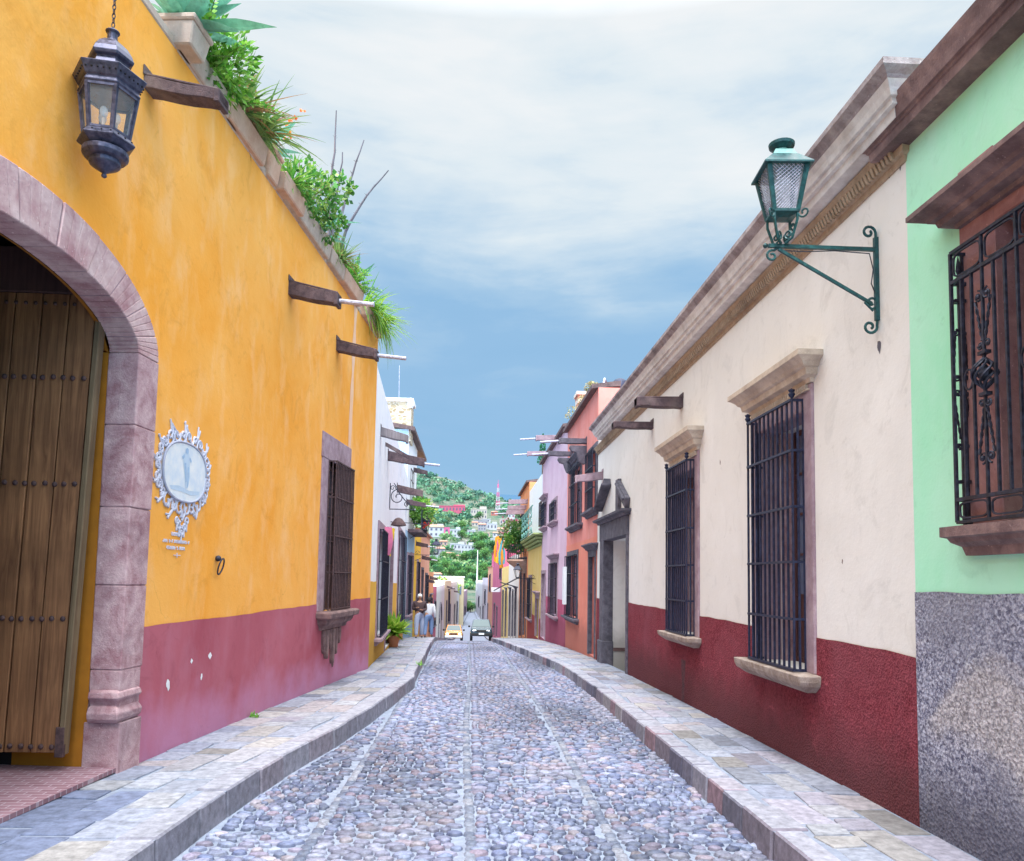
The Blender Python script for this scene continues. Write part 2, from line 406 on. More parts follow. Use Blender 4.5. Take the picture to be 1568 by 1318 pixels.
def brick():
    m, nt, b = newmat('red_herringbone_brick'); b.inputs['Roughness'].default_value = .85
    co = objco(nt); br = nt.nodes.new('ShaderNodeTexBrick'); L(nt, co, br.inputs[0]); br.inputs['Scale'].default_value = 4.2
    br.inputs['Color1'].default_value = (.22,.11,.14,1); br.inputs['Color2'].default_value = (.29,.17,.21,1); br.inputs['Mortar'].default_value = (.36,.28,.33,1)
    br.inputs['Mortar Size'].default_value = .02
    L(nt, br.outputs[0], b.inputs['Base Color']); bump(nt, b, noisetex(nt, co, 30), .4, .01); return m
M['brick'] = brick()
def brickchim():
    m, nt, b = newmat('striped_brick'); b.inputs['Roughness'].default_value = .85
    t = nt.nodes.new('ShaderNodeTexCoord'); w = nt.nodes.new('ShaderNodeTexWave'); w.bands_direction = 'Z'; w.inputs['Scale'].default_value = 1.4; L(nt, t.outputs['Object'], w.inputs[0])
    w.inputs['Distortion'].default_value = .6
    L(nt, mixc(nt, ramp(nt, w.outputs[1], [(.4,0.),(.6,1.)]), (.55,.24,.17), (.72,.62,.55)), b.inputs['Base Color']); return m
M['striped_brick'] = brickchim()
def hillmat():
    m, nt, b = newmat('dry_hillside'); b.inputs['Roughness'].default_value = 1; b.inputs['Specular IOR Level'].default_value = .1
    co = objco(nt); n1 = noisetex(nt, co, .06, 9, .72, .8); n2 = noisetex(nt, co, .22, 7, .75)
    base = mixc(nt, ramp(nt, n1, [(.40, 0.), (.58, 1.)]), (.075,.14,.10), (.235,.215,.18))
    base = mixc(nt, ramp(nt, n2, [(.42, 0.), (.6, .8)]), base, (.055,.125,.085))
    L(nt, base, b.inputs['Base Color']); bump(nt, b, n2, .8, 2.0); return m
M['hill'] = hillmat()
M['far_hill'] = plain('blue_far_hill', (.035,.10,.18), 1, 0, .15, .004)
M['earth'] = plain('packed_earth', (.30,.27,.22), .95, 0, .3, .4)

# ------------------------------------------------------------------ terrain
RIDGE = [(500, 700), (600, 712), (640, 721), (665, 729), (690, 736), (710, 744), (735, 754), (765, 760), (800, 778), (900, 800), (1100, 806)]
def hill(x, y):
    if y < 170: return 0.0
    px = 720 + x / 750 * 1200
    yr = interp(RIDGE, max(400, min(1400, px)))
    top = 1.6 + (884 - yr) / 1200 * 750 + 5.8
    t = min(1.0, (y - 170) / 580)
    h = top * (0.25 * t + 0.75 * t ** 2.1)
    if y > 750: h = top * max(0.0, 1 - (y - 750) / 900.0)
    h += (noise.noise(Vector((x*.012, y*.012, 3))) * 9 + noise.noise(Vector((x*.04, y*.04, 9))) * 3) * min(1, (y-170)/150) * (1 - .7*(t > .97))
    return h
def T(x, y):
    base = Z(y)
    side = 0.0
    return base - .16 + hill(x, y)
def axis(vals):
    out = []
    for a, b, st in vals:
        v = a
        while v < b - 1e-6: out.append(v); v += st
    out.append(vals[-1][1]); return out
mb = MB()
xs = axis([(-4000,-1000,600),(-1000,-300,100),(-300,-120,30),(-120,160,6),(160,400,30),(400,1000,100),(1000,4000,600)])
ys = axis([(-200,0,40),(0,40,2),(40,120,5),(120,220,10),(220,800,10),(800,1700,60),(1700,7000,700)])
idx = [[mb.vert((x, y, T(x, y))) for x in xs] for y in ys]
for j in range(len(ys)-1):
    for i in range(len(xs)-1):
        mb.face((idx[j][i], idx[j][i+1], idx[j+1][i+1], idx[j+1][i]))
terrain = structure(mb.build('hillside_terrain', M['hill'], smooth=True))
mb = MB()
pts = []
for i in range(60):
    x = -1400 + i*60
    zt = 1.6 + (884 - 757 + 6*noise.noise(Vector((i*.15, 2, 1))) - max(0, (x-300))*.004) / 1200 * 2600
    pts.append((x, zt))
top = [mb.vert((x, 2600, z)) for x, z in pts]; bot = [mb.vert((x, 2200, 20)) for x, z in pts]; back = [mb.vert((x, 3100, 20)) for x, z in pts]
for i in range(59):
    mb.face((bot[i], bot[i+1], top[i+1], top[i])); mb.face((top[i], top[i+1], back[i+1], back[i]))
structure(mb.build('distant_hills', M['far_hill'], smooth=True))

# ------------------------------------------------------------------ kerb lines and street
KL = [(-6,-1.9),(3,-1.75),(4.99,-1.63),(5.88,-1.56),(6.77,-1.45),(7.73,-1.28),(9.23,-1.10),(12.6,-.84),(13.77,-.90),(17.72,-.97),(27.19,-1.24),(34,-1.45),(40,-1.6),(75,-1.75),(110,-1.2),(170,.0),(240,1)]
KR = [(-6,1.78),(4.66,1.79),(7.67,1.81),(11.4,1.84),(14.3,1.82),(16.0,1.79),(16.6,1.72),(21.5,1.43),(22.2,1.36),(27.5,1.16),(32.4,1.0),(38,1.05),(44,1.9),(75,2.1),(110,1.75),(170,.95),(240,1.6)]
FL = Facade((-3.163, 0), (-1.803, 13.6), -1)
pA = FL.P(14.1, 0)
FW = Facade((pA.x - .02, pA.y + .01), (-2.5, 30), -1)
pB = FW.P(FW.len, 0)
FX = Facade((pB.x, pB.y), (-2.55, 240), -1)
FR = Facade((2.75, -8), (2.75, 240), 1)     # s = y + 8
def XL(y):
    if y < pA.y: return -3.163 + .1*y
    if y < 30: return interp([(pA.y, pA.x), (30, -2.5)], y)
    if y < 78: return -2.52
    return interp([(78,-2.5),(170,-.55)], y)
def XR(y): return 2.75 if y < 96 else interp([(96,2.75),(175,1.25)], y)
def sheet(name, fx0, fx1, y0, y1, dz0, dz1, mat, st=.5, nx=2):
    mb = MB(); rows = []; y = y0
    while y < y1 + 1e-6:
        a, b = fx0(y), fx1(y)
        rows.append([mb.vert((a + (b-a)*i/nx, y, Z(y) + dz0 + (dz1-dz0)*i/nx)) for i in range(nx+1)])
        y += st if y < 60 else 4
    for p, q in zip(rows, rows[1:]):
        for i in range(nx): mb.face((p[i], p[i+1], q[i+1], q[i]))
    return structure(mb.build(name, mat))
kl = lambda y: interp(KL, y); kr = lambda y: interp(KR, y)
sheet('road', lambda y: kl(y)-.05, lambda y: kr(y)+.05, -6, 172, -.01, -.01, M['mortar'], .5, 6)
sheet('sidewalk_bed', lambda y: XL(y)-.05-(1.9 if y<6.4 else 0), lambda y: kl(y)-.02, -6, 172, .165, .165, M['mortar'])
sheet('sidewalk_bed', lambda y: kr(y)+.02, lambda y: XR(y)+.05, -6, 172, .165, .165, M['mortar'])
# kerb stones
def kerb(pts, side, seed):
    random.seed(seed); mb = MB(); y = 2.0
    while y < 120:
        ln = (U(.28, .62) if y < 45 else 2.5); y1 = y + ln - .012
        c = random.choice([(.13,.13,.18),(.19,.17,.22),(.24,.24,.30),(.10,.10,.15),(.25,.17,.21),(.30,.29,.33)])
        if side < 0 and y < 16: c = tuple(.75*a+.25*b for a, b in zip((.22,.22,.27), c))
        k = U(.85, 1.1); mb.cur = tuple(x*k for x in c)
        xa, xb = interp(pts, y), interp(pts, y1); w = U(.17, .24); j = U(-.008, .008); h = U(-.004, .008)
        o = -1 if side < 0 else 1
        za, zb = Z(y), Z(y1)
        mb.hexa([(xa+j,y,za-.1),(xb+j,y1,zb-.1),(xb+o*w,y1,zb-.1),(xa+o*w,y,za-.1),(xa+j+o*.012,y,za+.172+h),(xb+j+o*.012,y1,zb+.172+h),(xb+o*w,y1,zb+.172+h),(xa+o*w,y,za+.172+h)])
        kc = mb.cur; mb.c[-5] = tuple(.25*a+.75*b for a, b in zip(kc, (.30,.31,.37)))
        y = y1 + .012
    o = mb.build('kerb', M['slab'], bevel=.012, recalc=True); structure(o)
kerb(KL, -1, 3); kerb(KR, 1, 5)
# flagstones
SLC = [tuple(.55*a+.45*b for a,b in zip(c,(.35,.38,.46))) for c in [(.38,.41,.52),(.42,.44,.52),(.33,.36,.48),(.46,.44,.48),(.46,.38,.38),(.40,.35,.44),(.48,.43,.38),(.26,.29,.42),(.46,.46,.50)]]
def flags(xin, xout, side, seed, lanes, y0, y1):
    random.seed(seed); mb = MB()
    for li in range(lanes):
        y = y0 + U(0, .3)
        while y < y1:
            ln = U(.2, .62) if y < 30 else U(1, 2); ye = y + ln
            f0, f1 = li/lanes, (li+1)/lanes
            def X(yy, f): a, b = xin(yy), xout(yy); return a + (b-a)*f
            j = [U(-.028, .028) for _ in range(8)]
            g = .011
            c = random.choice(SLC); k = U(.85, 1.1)
            if side < 0 and y < 5.3 and li < 2: c = (.20,.24,.38)
            k *= .70*(1 if rnd() > .14 else .66); mb.cur = tuple(x*k for x in c)
            h = .171 + U(-.002, .008); dr = side * g
            P = [(X(y,f0)+j[0],y+g+j[1]),(X(y,f1)+j[2],y+g+j[3]),(X(ye,f1)+j[4],ye-g+j[5]),(X(ye,f0)+j[6],ye-g+j[7])]
            cx = sum(p[0] for p in P)/4; cy = sum(p[1] for p in P)/4
            P = [(cx+(p[0]-cx)*.975, cy+(p[1]-cy)*.985) for p in P]
            mb.hexa([(p[0],p[1],Z(p[1])+.15) for p in P] + [(p[0]+(cx-p[0])*.02,p[1]+(cy-p[1])*.02,Z(p[1])+h) for p in P])
            y = ye
    structure(mb.build('sidewalk', M['slab'], bevel=.004, recalc=True))
flags(lambda y: XL(y)+.02, lambda y: kl(y)-.22, -1, 11, 3, 2.2, 60)
flags(lambda y: kr(y)+.23, lambda y: XR(y)-.02, 1, 12, 3, 2.2, 60)
# cobbles
def cobbles():
    random.seed(21); mb = MB(); y = 3.0; sp = [-.93, 0.02, .95]; dirt = lambda x, y: .82 + .55*noise.noise(Vector((x*.9, y*.35, 2))) 
    CC = [tuple(x*1.22*k for x,k in zip(c,(1.06,1.06,1.06))) for c in [(.115,.135,.215),(.14,.15,.23),(.09,.11,.19),(.165,.165,.24),(.19,.21,.30),(.155,.14,.20),(.075,.09,.16),(.15,.175,.26),(.13,.155,.24),(.22,.20,.24),(.17,.14,.19),(.12,.14,.22),(.16,.18,.27),(.10,.12,.19)]]
    def dome(cx, cy, rx, ry, rot, h, k, rings, sq=2.0, zb=0, dark=True):
        cr, sr = math.cos(rot), math.sin(rot); prev = None
        ph = [U(.92, 1.07) for _ in range(k)]
        ctr = mb.vert((cx, cy, Z(cy) + h + zb))
        for ri in range(rings, 0, -1):
            f = (ri / rings)**(.6 if rings > 2 else .4); zz = h * (1 - f**2.6) - (.012 if ri == rings else 0)
            ring = []
            for j in range(k):
                a = 2*math.pi*j/k; c, s_ = math.cos(a), math.sin(a)
                q = (abs(c)**sq + abs(s_)**sq) ** (-1/sq)
                u, v = rx*f*q*c*ph[j], ry*f*q*s_*ph[j]
                yy = cy + u*sr + v*cr
                ring.append(mb.vert((cx + u*cr - v*sr, yy, Z(yy) + zz + zb)))
            if prev:
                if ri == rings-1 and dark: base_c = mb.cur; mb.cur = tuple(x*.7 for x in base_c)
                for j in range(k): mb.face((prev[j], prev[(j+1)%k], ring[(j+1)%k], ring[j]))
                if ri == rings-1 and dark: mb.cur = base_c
            prev = ring
        for j in range(k): mb.face((prev[j], prev[(j+1)%k], ctr))
    while y < 62:
        step = .074 * (1 if y < 30 else 1.5)
        x0, x1 = kl(y) + .01, kr(y) - .03
        x = x0 + U(0, .04)
        while x < x1:
            w = (U(.055, .10) if noise.noise(Vector((x*1.1, y*.8, 12))) > .1 else U(.075, .14)) * (1 if y < 30 else 1.4)
            near = min(sp, key=lambda s: abs(s - (x + w/2)))
            if abs(near - (x + w/2)) < .062 and y < 40: x += .025; continue
            cx = x + w/2; cy = y + U(-.028, .028)
            big = U(.72, 1.08) if noise.noise(Vector((cx*1.5, cy*1.5, 0))) > -.2 else U(.5, .85)
            c = random.choice(CC); k = U(.8, 1.3); 
            if noise.noise(Vector((cx*.8, cy*.6, 7))) > .25: c = tuple(a*.65 + b*.35 for a, b in zip(c, (.28,.26,.30)))
            k *= dirt(cx, cy); mb.cur = tuple(q*k for q in c)
            if y < 9: kk, rr = 11, 4
            elif y < 18: kk, rr = 8, 3
            else: kk, rr = 6, 2
            dome(cx, cy, w*.53*big**.3, step*.60*big, U(-.35, .35), U(.009, .019), kk, rr)
            x += w + U(0, .012)
        y += step
    for s in sp:
        y = 3.0
        while y < 40:
            ln = U(.06, .13)
            for dx in (0,):
                mb.cur = random.choice([(.17,.19,.25),(.13,.15,.21),(.21,.22,.27),(.10,.12,.18)])
                dome(s + dx + U(-.006,.006) + .03*math.sin(y*.5+s*3), y + ln/2, .040, ln*.46, U(-.1,.1), .007, 8 if y < 14 else 6, 3 if y < 14 else 2, 4.0, 0, False)
            y += ln
    o = mb.build('cobblestones', M['cobble'], smooth=True); o['kind'] = 'stuff'
    tag(o, 'rounded grey and purple river cobbles set in pale mortar across the street', 'cobblestones')
cobbles()
# ------------------------------------------------------------------ building helpers
random.seed(99)
class Hole:
    def __init__(s, s0, s1, z0, z1, arc=None, depth=.25): s.s0, s.s1, s.z0, s.z1, s.arc, s.depth = s0, s1, z0, z1, arc, depth
    def top(s, S): return s.arc(S) if s.arc else s.z1
def panel(F, s0, s1, zb, zt, holes, n=0.0, reveal=True, step=2.0):
    mb = MB(); cuts = {s0, s1}
    for h in holes:
        for c in (h.s0, h.s1):
            if s0 < c < s1: cuts.add(c)
        if h.arc:
            for i in range(1, 24):
                c = h.s0 + (h.s1-h.s0)*i/24
                if s0 < c < s1: cuts.add(c)
    k = 1
    while s0 + k*step < s1: cuts.add(s0 + k*step); k += 1
    cuts = sorted(cuts)
    for a, b in zip(cuts, cuts[1:]):
        if b - a < 1e-5: continue
        mid = (a+b)/2
        hs = sorted([h for h in holes if h.s0 < mid < h.s1], key=lambda h: h.z0)
        lo = (zb(a), zb(b))
        for h in hs:
            A = (min(h.z0, zt(a)), min(h.z0, zt(b)))
            if A[0] > lo[0] + 1e-4: mb.poly([F.P(a,lo[0],n), F.P(b,lo[1],n), F.P(b,A[1],n), F.P(a,A[0],n)])
            lo = (h.top(a), h.top(b))
            if reveal: mb.poly([F.P(a,lo[0],n), F.P(b,lo[1],n), F.P(b,lo[1],-h.depth), F.P(a,lo[0],-h.depth)])
        if zt(mid) > max(lo) + 1e-4: mb.poly([F.P(a,lo[0],n), F.P(b,lo[1],n), F.P(b,zt(b),n), F.P(a,zt(a),n)])
    if reveal:
        for h in holes:
            for e, oth in ((h.s0, 0), (h.s1, 1)):
                mb.poly([F.P(e,max(h.z0,-9),n), F.P(e,h.top(e),n), F.P(e,h.top(e),-h.depth), F.P(e,h.z0,-h.depth)])
            mb.poly([F.P(h.s0,h.z0,n), F.P(h.s1,h.z0,n), F.P(h.s1,h.z0,-h.depth), F.P(h.s0,h.z0,-h.depth)])
    return mb
def shell(mb, F, s0, s1, zb, zt, depth, holedepth=.25):
    # side, back and roof faces
    for e in (s0, s1): mb.poly([F.P(e,zb,0), F.P(e,zt(e),0), F.P(e,zt(e),-depth), F.P(e,zb,-depth)])
    mb.poly([F.P(s0,zb,-depth), F.P(s1,zb,-depth), F.P(s1,zt(s1),-depth), F.P(s0,zt(s0),-depth)])
    mb.poly([F.P(s0,zt(s0),0), F.P(s1,zt(s1),0), F.P(s1,zt(s1),-depth), F.P(s0,zt(s0),-depth)])
def house(name, label, F, s0, s1, zt, mat, holes=(), dado=None, dadomat=None, depth=6, zb=None, group=None):
    if not callable(zt): zv = zt; zt = lambda s: zv
    base = min(F.g(s0), F.g(s1)) - .5 if zb is None else zb
    root = thing(name, label, 'house', F.P((s0+s1)/2, F.g((s0+s1)/2) + .15, -.2), group)
    mb = panel(F, s0, s1, lambda s: base, zt, holes); shell(mb, F, s0, s1, base, zt, depth)
    mb.build('wall', mat, root)
    if dado is not None:
        dz_ = dado if callable(dado) else (lambda s: dado)
        dz = lambda s: dz_(s) + .011*noise.noise(Vector((s*3.1, 5, 1))) + .012*noise.noise(Vector((s*.7, 9, 4)))
        hs = [h for h in holes if h.z0 < dz((h.s0+h.s1)/2)]
        d = MB()
        cuts = {s0, s1}
        m2 = panel(F, s0 + .001, s1 - .001, lambda s: base + .01, dz, [Hole(h.s0-.0, h.s1+.0, h.z0, h.z1, h.arc) for h in hs], n=.007, reveal=False, step=.12)
        m2.build('dado', dadomat, root)
    return root
def ring_frame(mb, F, s0, s1, z0, z1, w, n0, n1, bottom=True, top=None):
    top = w if top is None else top
    mb.fb(F, s0-w, s0+.006, z0, z1-.004, n0, n1); mb.fb(F, s1-.006, s1+w, z0, z1-.004, n0, n1); mb.fb(F, s0-w, s1+w, z1-.006, z1+top, n0, n1+.001)
    if bottom: mb.fb(F, s0-w, s1+w, z0-w, z0, n0, n1+.001)
def leafset(parent, F, s0, s1, z0, z1, n, wmat, glmat, panes=4, leaves=2, solid=.3):
    """two casement leaves with glazing bars"""
    mb = MB(); w = (s1-s0)/leaves; fr = .045
    g = MB()
    for i in range(leaves):
        a, b = s0 + i*w + .004, s0 + (i+1)*w - .004
        mb.fb(F, a, a+fr, z0, z1, n-.035, n); mb.fb(F, b-fr, b, z0, z1, n-.035, n)
        zs = z0 + (z1-z0)*solid
        mb.fb(F, a+fr, b-fr, z0, z0+fr, n-.034, n-.001); mb.fb(F, a+fr, b-fr, z1-fr, z1, n-.034, n-.001)
        if solid > 0: mb.fb(F, a+fr, b-fr, z0+fr, zs, n-.028, n-.012)
        for k in range(panes):
            zz = zs + (z1-fr-zs)*k/panes
            mb.fb(F, a+fr, b-fr, zz, zz+.022, n-.033, n-.002)
        g.poly([F.P(a+fr, zs, n-.02), F.P(b-fr, zs, n-.02), F.P(b-fr, z1-fr, n-.02), F.P(a+fr, z1-fr, n-.02)])
    f = mb.build('casement', wmat, parent); g.build('pane', glmat, f)
    return f
def box_grille(F, s0, s1, z0, z1, dep, nb, rails, r, mat, parent, side=1, finials=False, n0=0.0):
    mb = MB()
    for i in range(nb):
        s = s0 + (s1-s0)*i/(nb-1); mb.tube([F.P(s,z0,dep), F.P(s,z1,dep)], r, 6)
    for s in (s0, s1):
        for k in range(side): mb.tube([F.P(s,z0,n0+(dep-n0)*(k+.5)/ (side+.5)), F.P(s,z1,n0+(dep-n0)*(k+.5)/(side+.5))], r, 6)
    for z in rails:
        mb.tube([F.P(s0,z,-.02), F.P(s0,z,dep+.006), F.P(s0+.002,z,dep+.006), F.P(s1,z,dep+.006), F.P(s1,z,-.02)], r*1.25, 4)
    for s in (s0, s1):
        for z in rails[1:-1]: mb.fb(F, s-.02, s+.02, z-.02, z+.02, .001, .018)
    if finials:
        for s in (s0, s1):
            for n in (dep,):
                mb.lathe(F.P(s, z1, n), [(.006,0),(.02,.015),(.03,.035),(.018,.05),(.03,.07),(.005,.085)], 8)
    return mb.build('grille', mat, parent)
def hood(F, s0, s1, z0, z1, n, ext, mat, parent, name='hood'):
    mb = MB(); h = z1 - z0
    prof = [(-.0, z0), (.16*n, z0), (.2*n, z0+.15*h), (.45*n, z0+.22*h), (.5*n, z0+.45*h), (.62*n, z0+.5*h), (.7*n, z0+.62*h), (.88*n, z0+.75*h), (1*n, z0+.8*h), (1*n, z1), (-.0, z1+.012)]
    mb.moulding(F, [(s0-ext, -.03), (s0-ext, .004), (s1+ext, .004), (s1+ext, -.03)], prof)
    return mb.build(name, mat, parent)
def sill(F, s0, s1, z0, z1, n, ext, mat, parent):
    mb = MB(); h = z1 - z0
    prof = [(-.0, z0), (.3*n, z0), (.4*n, z0+.3*h), (.7*n, z0+.45*h), (.8*n, z0+.6*h), (n, z0+.65*h), (n, z1), (-.0, z1)]
    mb.moulding(F, [(s0-ext, -.25), (s0-ext, .004), (s1+ext, .004), (s1+ext, -.25)], prof)
    return mb.build('sill', mat, parent)
def wflip(F):  # moulding helper grows to the left of path; path runs +s so left is +n in (s,n)
    return F
def far_window(root, F, s0, s1, z0, z1, fm='dark_stone', fw=.12, hd=True, sl=True, gr=True, wm='dark_wood', gl='window_glass', kind='window', shutter=None, rec=.14, surround=True):
    mb = MB()
    if surround: ring_frame(mb, F, s0, s1, z0, z1, fw, -.06, .03, bottom=False)
    else: ring_frame(mb, F, s0+.04, s1-.04, z0, z1-.04, .04, -.1, -.05, bottom=False)
    w = mb.build(kind, M[fm], root)
    if kind == 'window': leafset(w, F, s0, s1, z0, z1, -rec, M[wm], M[gl], 3, 2, .0)
    else:
        d = MB()
        for i in range(2):
            a = s0 + (s1-s0)*i/2; b = a + (s1-s0)/2 - .01
            d.fb(F, a, b, z0, z1, -rec-.05, -rec)
            for q in (.08, .38, .68): d.fb(F, a+.08, b-.08, z0+(z1-z0)*q, z0+(z1-z0)*(q+.24), -rec, -rec+.02)
        d.build('door_leaf', M[wm], w)
    if hd: hood(F, s0-fw, s1+fw, z1+fw, z1+fw+.16, .16, .05, M[fm], w)
    if sl: sill(F, s0-fw, s1+fw, z0-.14, z0, .16, .04, M[fm], w)
    if gr: box_grille(F, s0+.02, s1-.02, z0+.01, z1, .10, 7, [z0+.02, z0+(z1-z0)*.35, z0+(z1-z0)*.7, z1-.02], .012, M['iron'], w)
    if shutter:
        q = MB()
        for (a, b) in ((s0-.42, s0-.03), (s1+.03, s1+.42)): q.fb(F, a, b, z0, z1, .035, .07)
        q.build('shutter', M[shutter], w)
    return w
def spout(root, F, s, z, ln, h=.17, w=.16, drop=.1, pipe=0, mat='spout', taper=.8, sag=.02):
    mb = MB(); t = .03
    def cs(n, z_, hh): return [F.P(s-w/2, z_, n), F.P(s+w/2, z_, n), F.P(s+w/2, z_+hh, n), F.P(s-w/2, z_+hh, n)]
    k = 5; rings = []
    for i in range(k+1):
        f = i/k; rings.append([mb.vert(p) for p in cs(-.05 + (ln+.05)*f, z - drop*f + sag*math.sin(f*9)*.3, h*(1-(1-taper)*f))])
    for a, b in zip(rings, rings[1:]):
        for j in range(4): mb.face((a[j], a[(j+1)%4], b[(j+1)%4], b[j]))
    mb.face(rings[0][::-1]); mb.face(rings[-1])
    e = ln
    # lips along the top, collar at the end and flashing at the wall
    for o in (-w/2+.012, w/2-.012): mb.tube([F.P(s+o, z+h+.008, -.02), F.P(s+o, z-drop+h*taper+.008, ln-.005)], .014, 4)
    mb.hexa([F.P(s-w/2-.012, z-drop-.012, e-.045), F.P(s+w/2+.012, z-drop-.012, e-.045), F.P(s+w/2+.012, z-drop-.012, e), F.P(s-w/2-.012, z-drop-.012, e),
             F.P(s-w/2-.012, z-drop+h*taper+.012, e-.045), F.P(s+w/2+.012, z-drop+h*taper+.012, e-.045), F.P(s+w/2+.012, z-drop+h*taper+.012, e), F.P(s-w/2-.012, z-drop+h*taper+.012, e)])
    mb.fb(F, s-w/2-.02, s+w/2+.02, z+h-.01, z+h+.07, .001, .012)
    o = mb.build('rain_spout', M[mat], root, bevel=.008)
    if pipe:
        p = MB(); p.tube([F.P(s, z-drop+.07, ln-.1), F.P(s, z-drop+.07-.1*pipe/ln*.8, ln+pipe)], .028, 8); p.build('pipe', M['galv'], o, smooth=False)
    return o
def scroll(c, u, v, r, turns=1.25, a0=0, sgn=1, n=14, shrink=.75):
    """spiral path around c in the plane u,v"""
    return [Vector(c) + (u*math.cos(a0+sgn*t*2*math.pi*turns) + v*math.sin(a0+sgn*t*2*math.pi*turns)) * r*(1-shrink*t) for t in [i/n for i in range(n+1)]]

# ================================================================== YELLOW HOUSE (left, near)
sE = 14.1
topL = lambda s: interp([(-4, 5.95), (5.6, 5.93), (8, 5.93), (11, 5.92), (14.3, 5.86)], s)
AC = 4.78; SP = 3.25
def ell(a, b, ex=2.0): return lambda s: SP + b*max(0, 1-abs((s-AC)/a)**ex)**(1/ex)
outer = ell(1.5, .70); inner = ell(1.2, .38)
gate_hole = Hole(AC-1.24, AC+1.24, -.4, 9, lambda s: inner(s)+.05 if abs(s-AC) < 1.2 else SP+.05, .19)
wl0, wl1 = FL.S(501, 705), FL.px(543, 716, .13)[0]
wz0, wz1 = FL.px(498, 935)[1], FL.px(501, 703)[1]
win_hole = Hole(wl0+.06, wl1, wz0, wz1, None, .22)
yh = thing('yellow_house', 'long yellow house with a raspberry band along its foot and an arched carriage gateway', 'house', FL.P(8, .15, -.3))
mb = panel(FL, -6, sE, lambda s: -.6, topL, [gate_hole, win_hole])
for e in (-6, sE): mb.poly([FL.P(e,-.6,0), FL.P(e,topL(e),0), FL.P(e,topL(e),-7), FL.P(e,-.6,-7)])
mb.poly([FL.P(-6,-.6,-7), FL.P(sE,-.6,-7), FL.P(sE,5.8,-7), FL.P(-6,5.8,-7)])
for a, b in ((-6, 4), (4, sE)):
    mb.poly([FL.P(a,topL(a),0), FL.P(b,topL(b),0), FL.P(b,topL(b),-.32), FL.P(a,topL(a),-.32)])
    mb.poly([FL.P(a,topL(a),-.32), FL.P(b,topL(b),-.32), FL.P(b,5.2,-.32), FL.P(a,5.2,-.32)])
    mb.poly([FL.P(a,5.2,-.32), FL.P(b,5.2,-.32), FL.P(b,5.2,-7), FL.P(a,5.2,-7)])
mb.build('wall', M['yellow'], yh)
dz = lambda s: interp([(5.5, 1.165), (14.2, 1.215)], s) + .010*noise.noise(Vector((s*3.1, 2, 1))) + .010*noise.noise(Vector((s*.8, 3, 4)))
mb = panel(FL, AC+1.5, sE-.001, lambda s: -.5, dz, [Hole(win_hole.s0, win_hole.s1, wz0, wz1)], n=.006, reveal=False, step=.12)
mb.build('dado', M['magenta'], yh)
# passage behind the gate
mb = MB()
a, b, n0, n1 = AC-1.2, AC+1.2, -.2, -5
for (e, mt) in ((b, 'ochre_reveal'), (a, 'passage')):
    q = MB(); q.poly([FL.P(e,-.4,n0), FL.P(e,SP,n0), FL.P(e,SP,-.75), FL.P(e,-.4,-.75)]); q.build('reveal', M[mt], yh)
q = MB()
q.poly([FL.P(b+.001,-.4,-.75), FL.P(b+.001,4.2,-.75), FL.P(b+.001,4.2,n1), FL.P(b+.001,-.4,n1)])
q.poly([FL.P(a-.001,-.4,-.75), FL.P(a-.001,4.2,-.75), FL.P(a-.001,4.2,n1), FL.P(a-.001,-.4,n1)])
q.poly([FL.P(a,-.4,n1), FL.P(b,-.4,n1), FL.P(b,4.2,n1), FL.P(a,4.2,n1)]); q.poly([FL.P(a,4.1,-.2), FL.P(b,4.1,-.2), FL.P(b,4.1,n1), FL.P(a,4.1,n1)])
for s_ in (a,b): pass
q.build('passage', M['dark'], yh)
q = MB(); K = 20
for i in range(K):
    s0_, s1_ = a+(b-a)*i/K, a+(b-a)*(i+1)/K
    q.poly([FL.P(s0_, inner(s0_), -.2), FL.P(s1_, inner(s1_), -.2), FL.P(s1_, inner(s1_)+.015, -.24), FL.P(s0_, inner(s0_)+.015, -.24)])
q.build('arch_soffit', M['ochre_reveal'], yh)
# stone arch: voussoirs and jambs
q = MB()
for k in range(44):
    ta, tb = math.pi*k/44, math.pi*(k+1)/44
    f_ = lambda A, B, t: (AC+A*math.cos(t), SP+B*math.sin(t))
    q.hexa([FL.P(*f_(1.206,.386,ta),-.198), FL.P(*f_(1.206,.386,tb),-.198), FL.P(*f_(1.206,.386,tb),.024), FL.P(*f_(1.206,.386,ta),.024), FL.P(*f_(1.49,.69,ta),-.198), FL.P(*f_(1.49,.69,tb),-.198), FL.P(*f_(1.49,.69,tb),.024), FL.P(*f_(1.49,.69,ta),.024)])
q.build('arch_mortar', M['mauve_stone'], yh)
q = MB(); NV = 11
def ap(f, t):  # t 0..pi param along arch
    aa, bb = (1.5, .70) if f == 'o' else (1.2, .38)
    return (AC + aa*math.cos(t), SP + bb*math.sin(t))
for i in range(NV):
    t0 = math.pi*i/NV + (.004 if i else 0); t1 = math.pi*(i+1)/NV - .004; dn = U(-.006, .008); m = 4
    for k in range(m):
        ta, tb = t0+(t1-t0)*k/m, t0+(t1-t0)*(k+1)/m
        o0, o1, i0, i1 = ap('o',ta), ap('o',tb), ap('i',ta), ap('i',tb)
        q.hexa([FL.P(*i0,-.2), FL.P(*i1,-.2), FL.P(*i1,.035+dn), FL.P(*i0,.035+dn), FL.P(*o0,-.2), FL.P(*o1,-.2), FL.P(*o1,.035+dn), FL.P(*o0,.035+dn)])
q.build('stone_arch', M['arch_stone'], yh, bevel=.006)
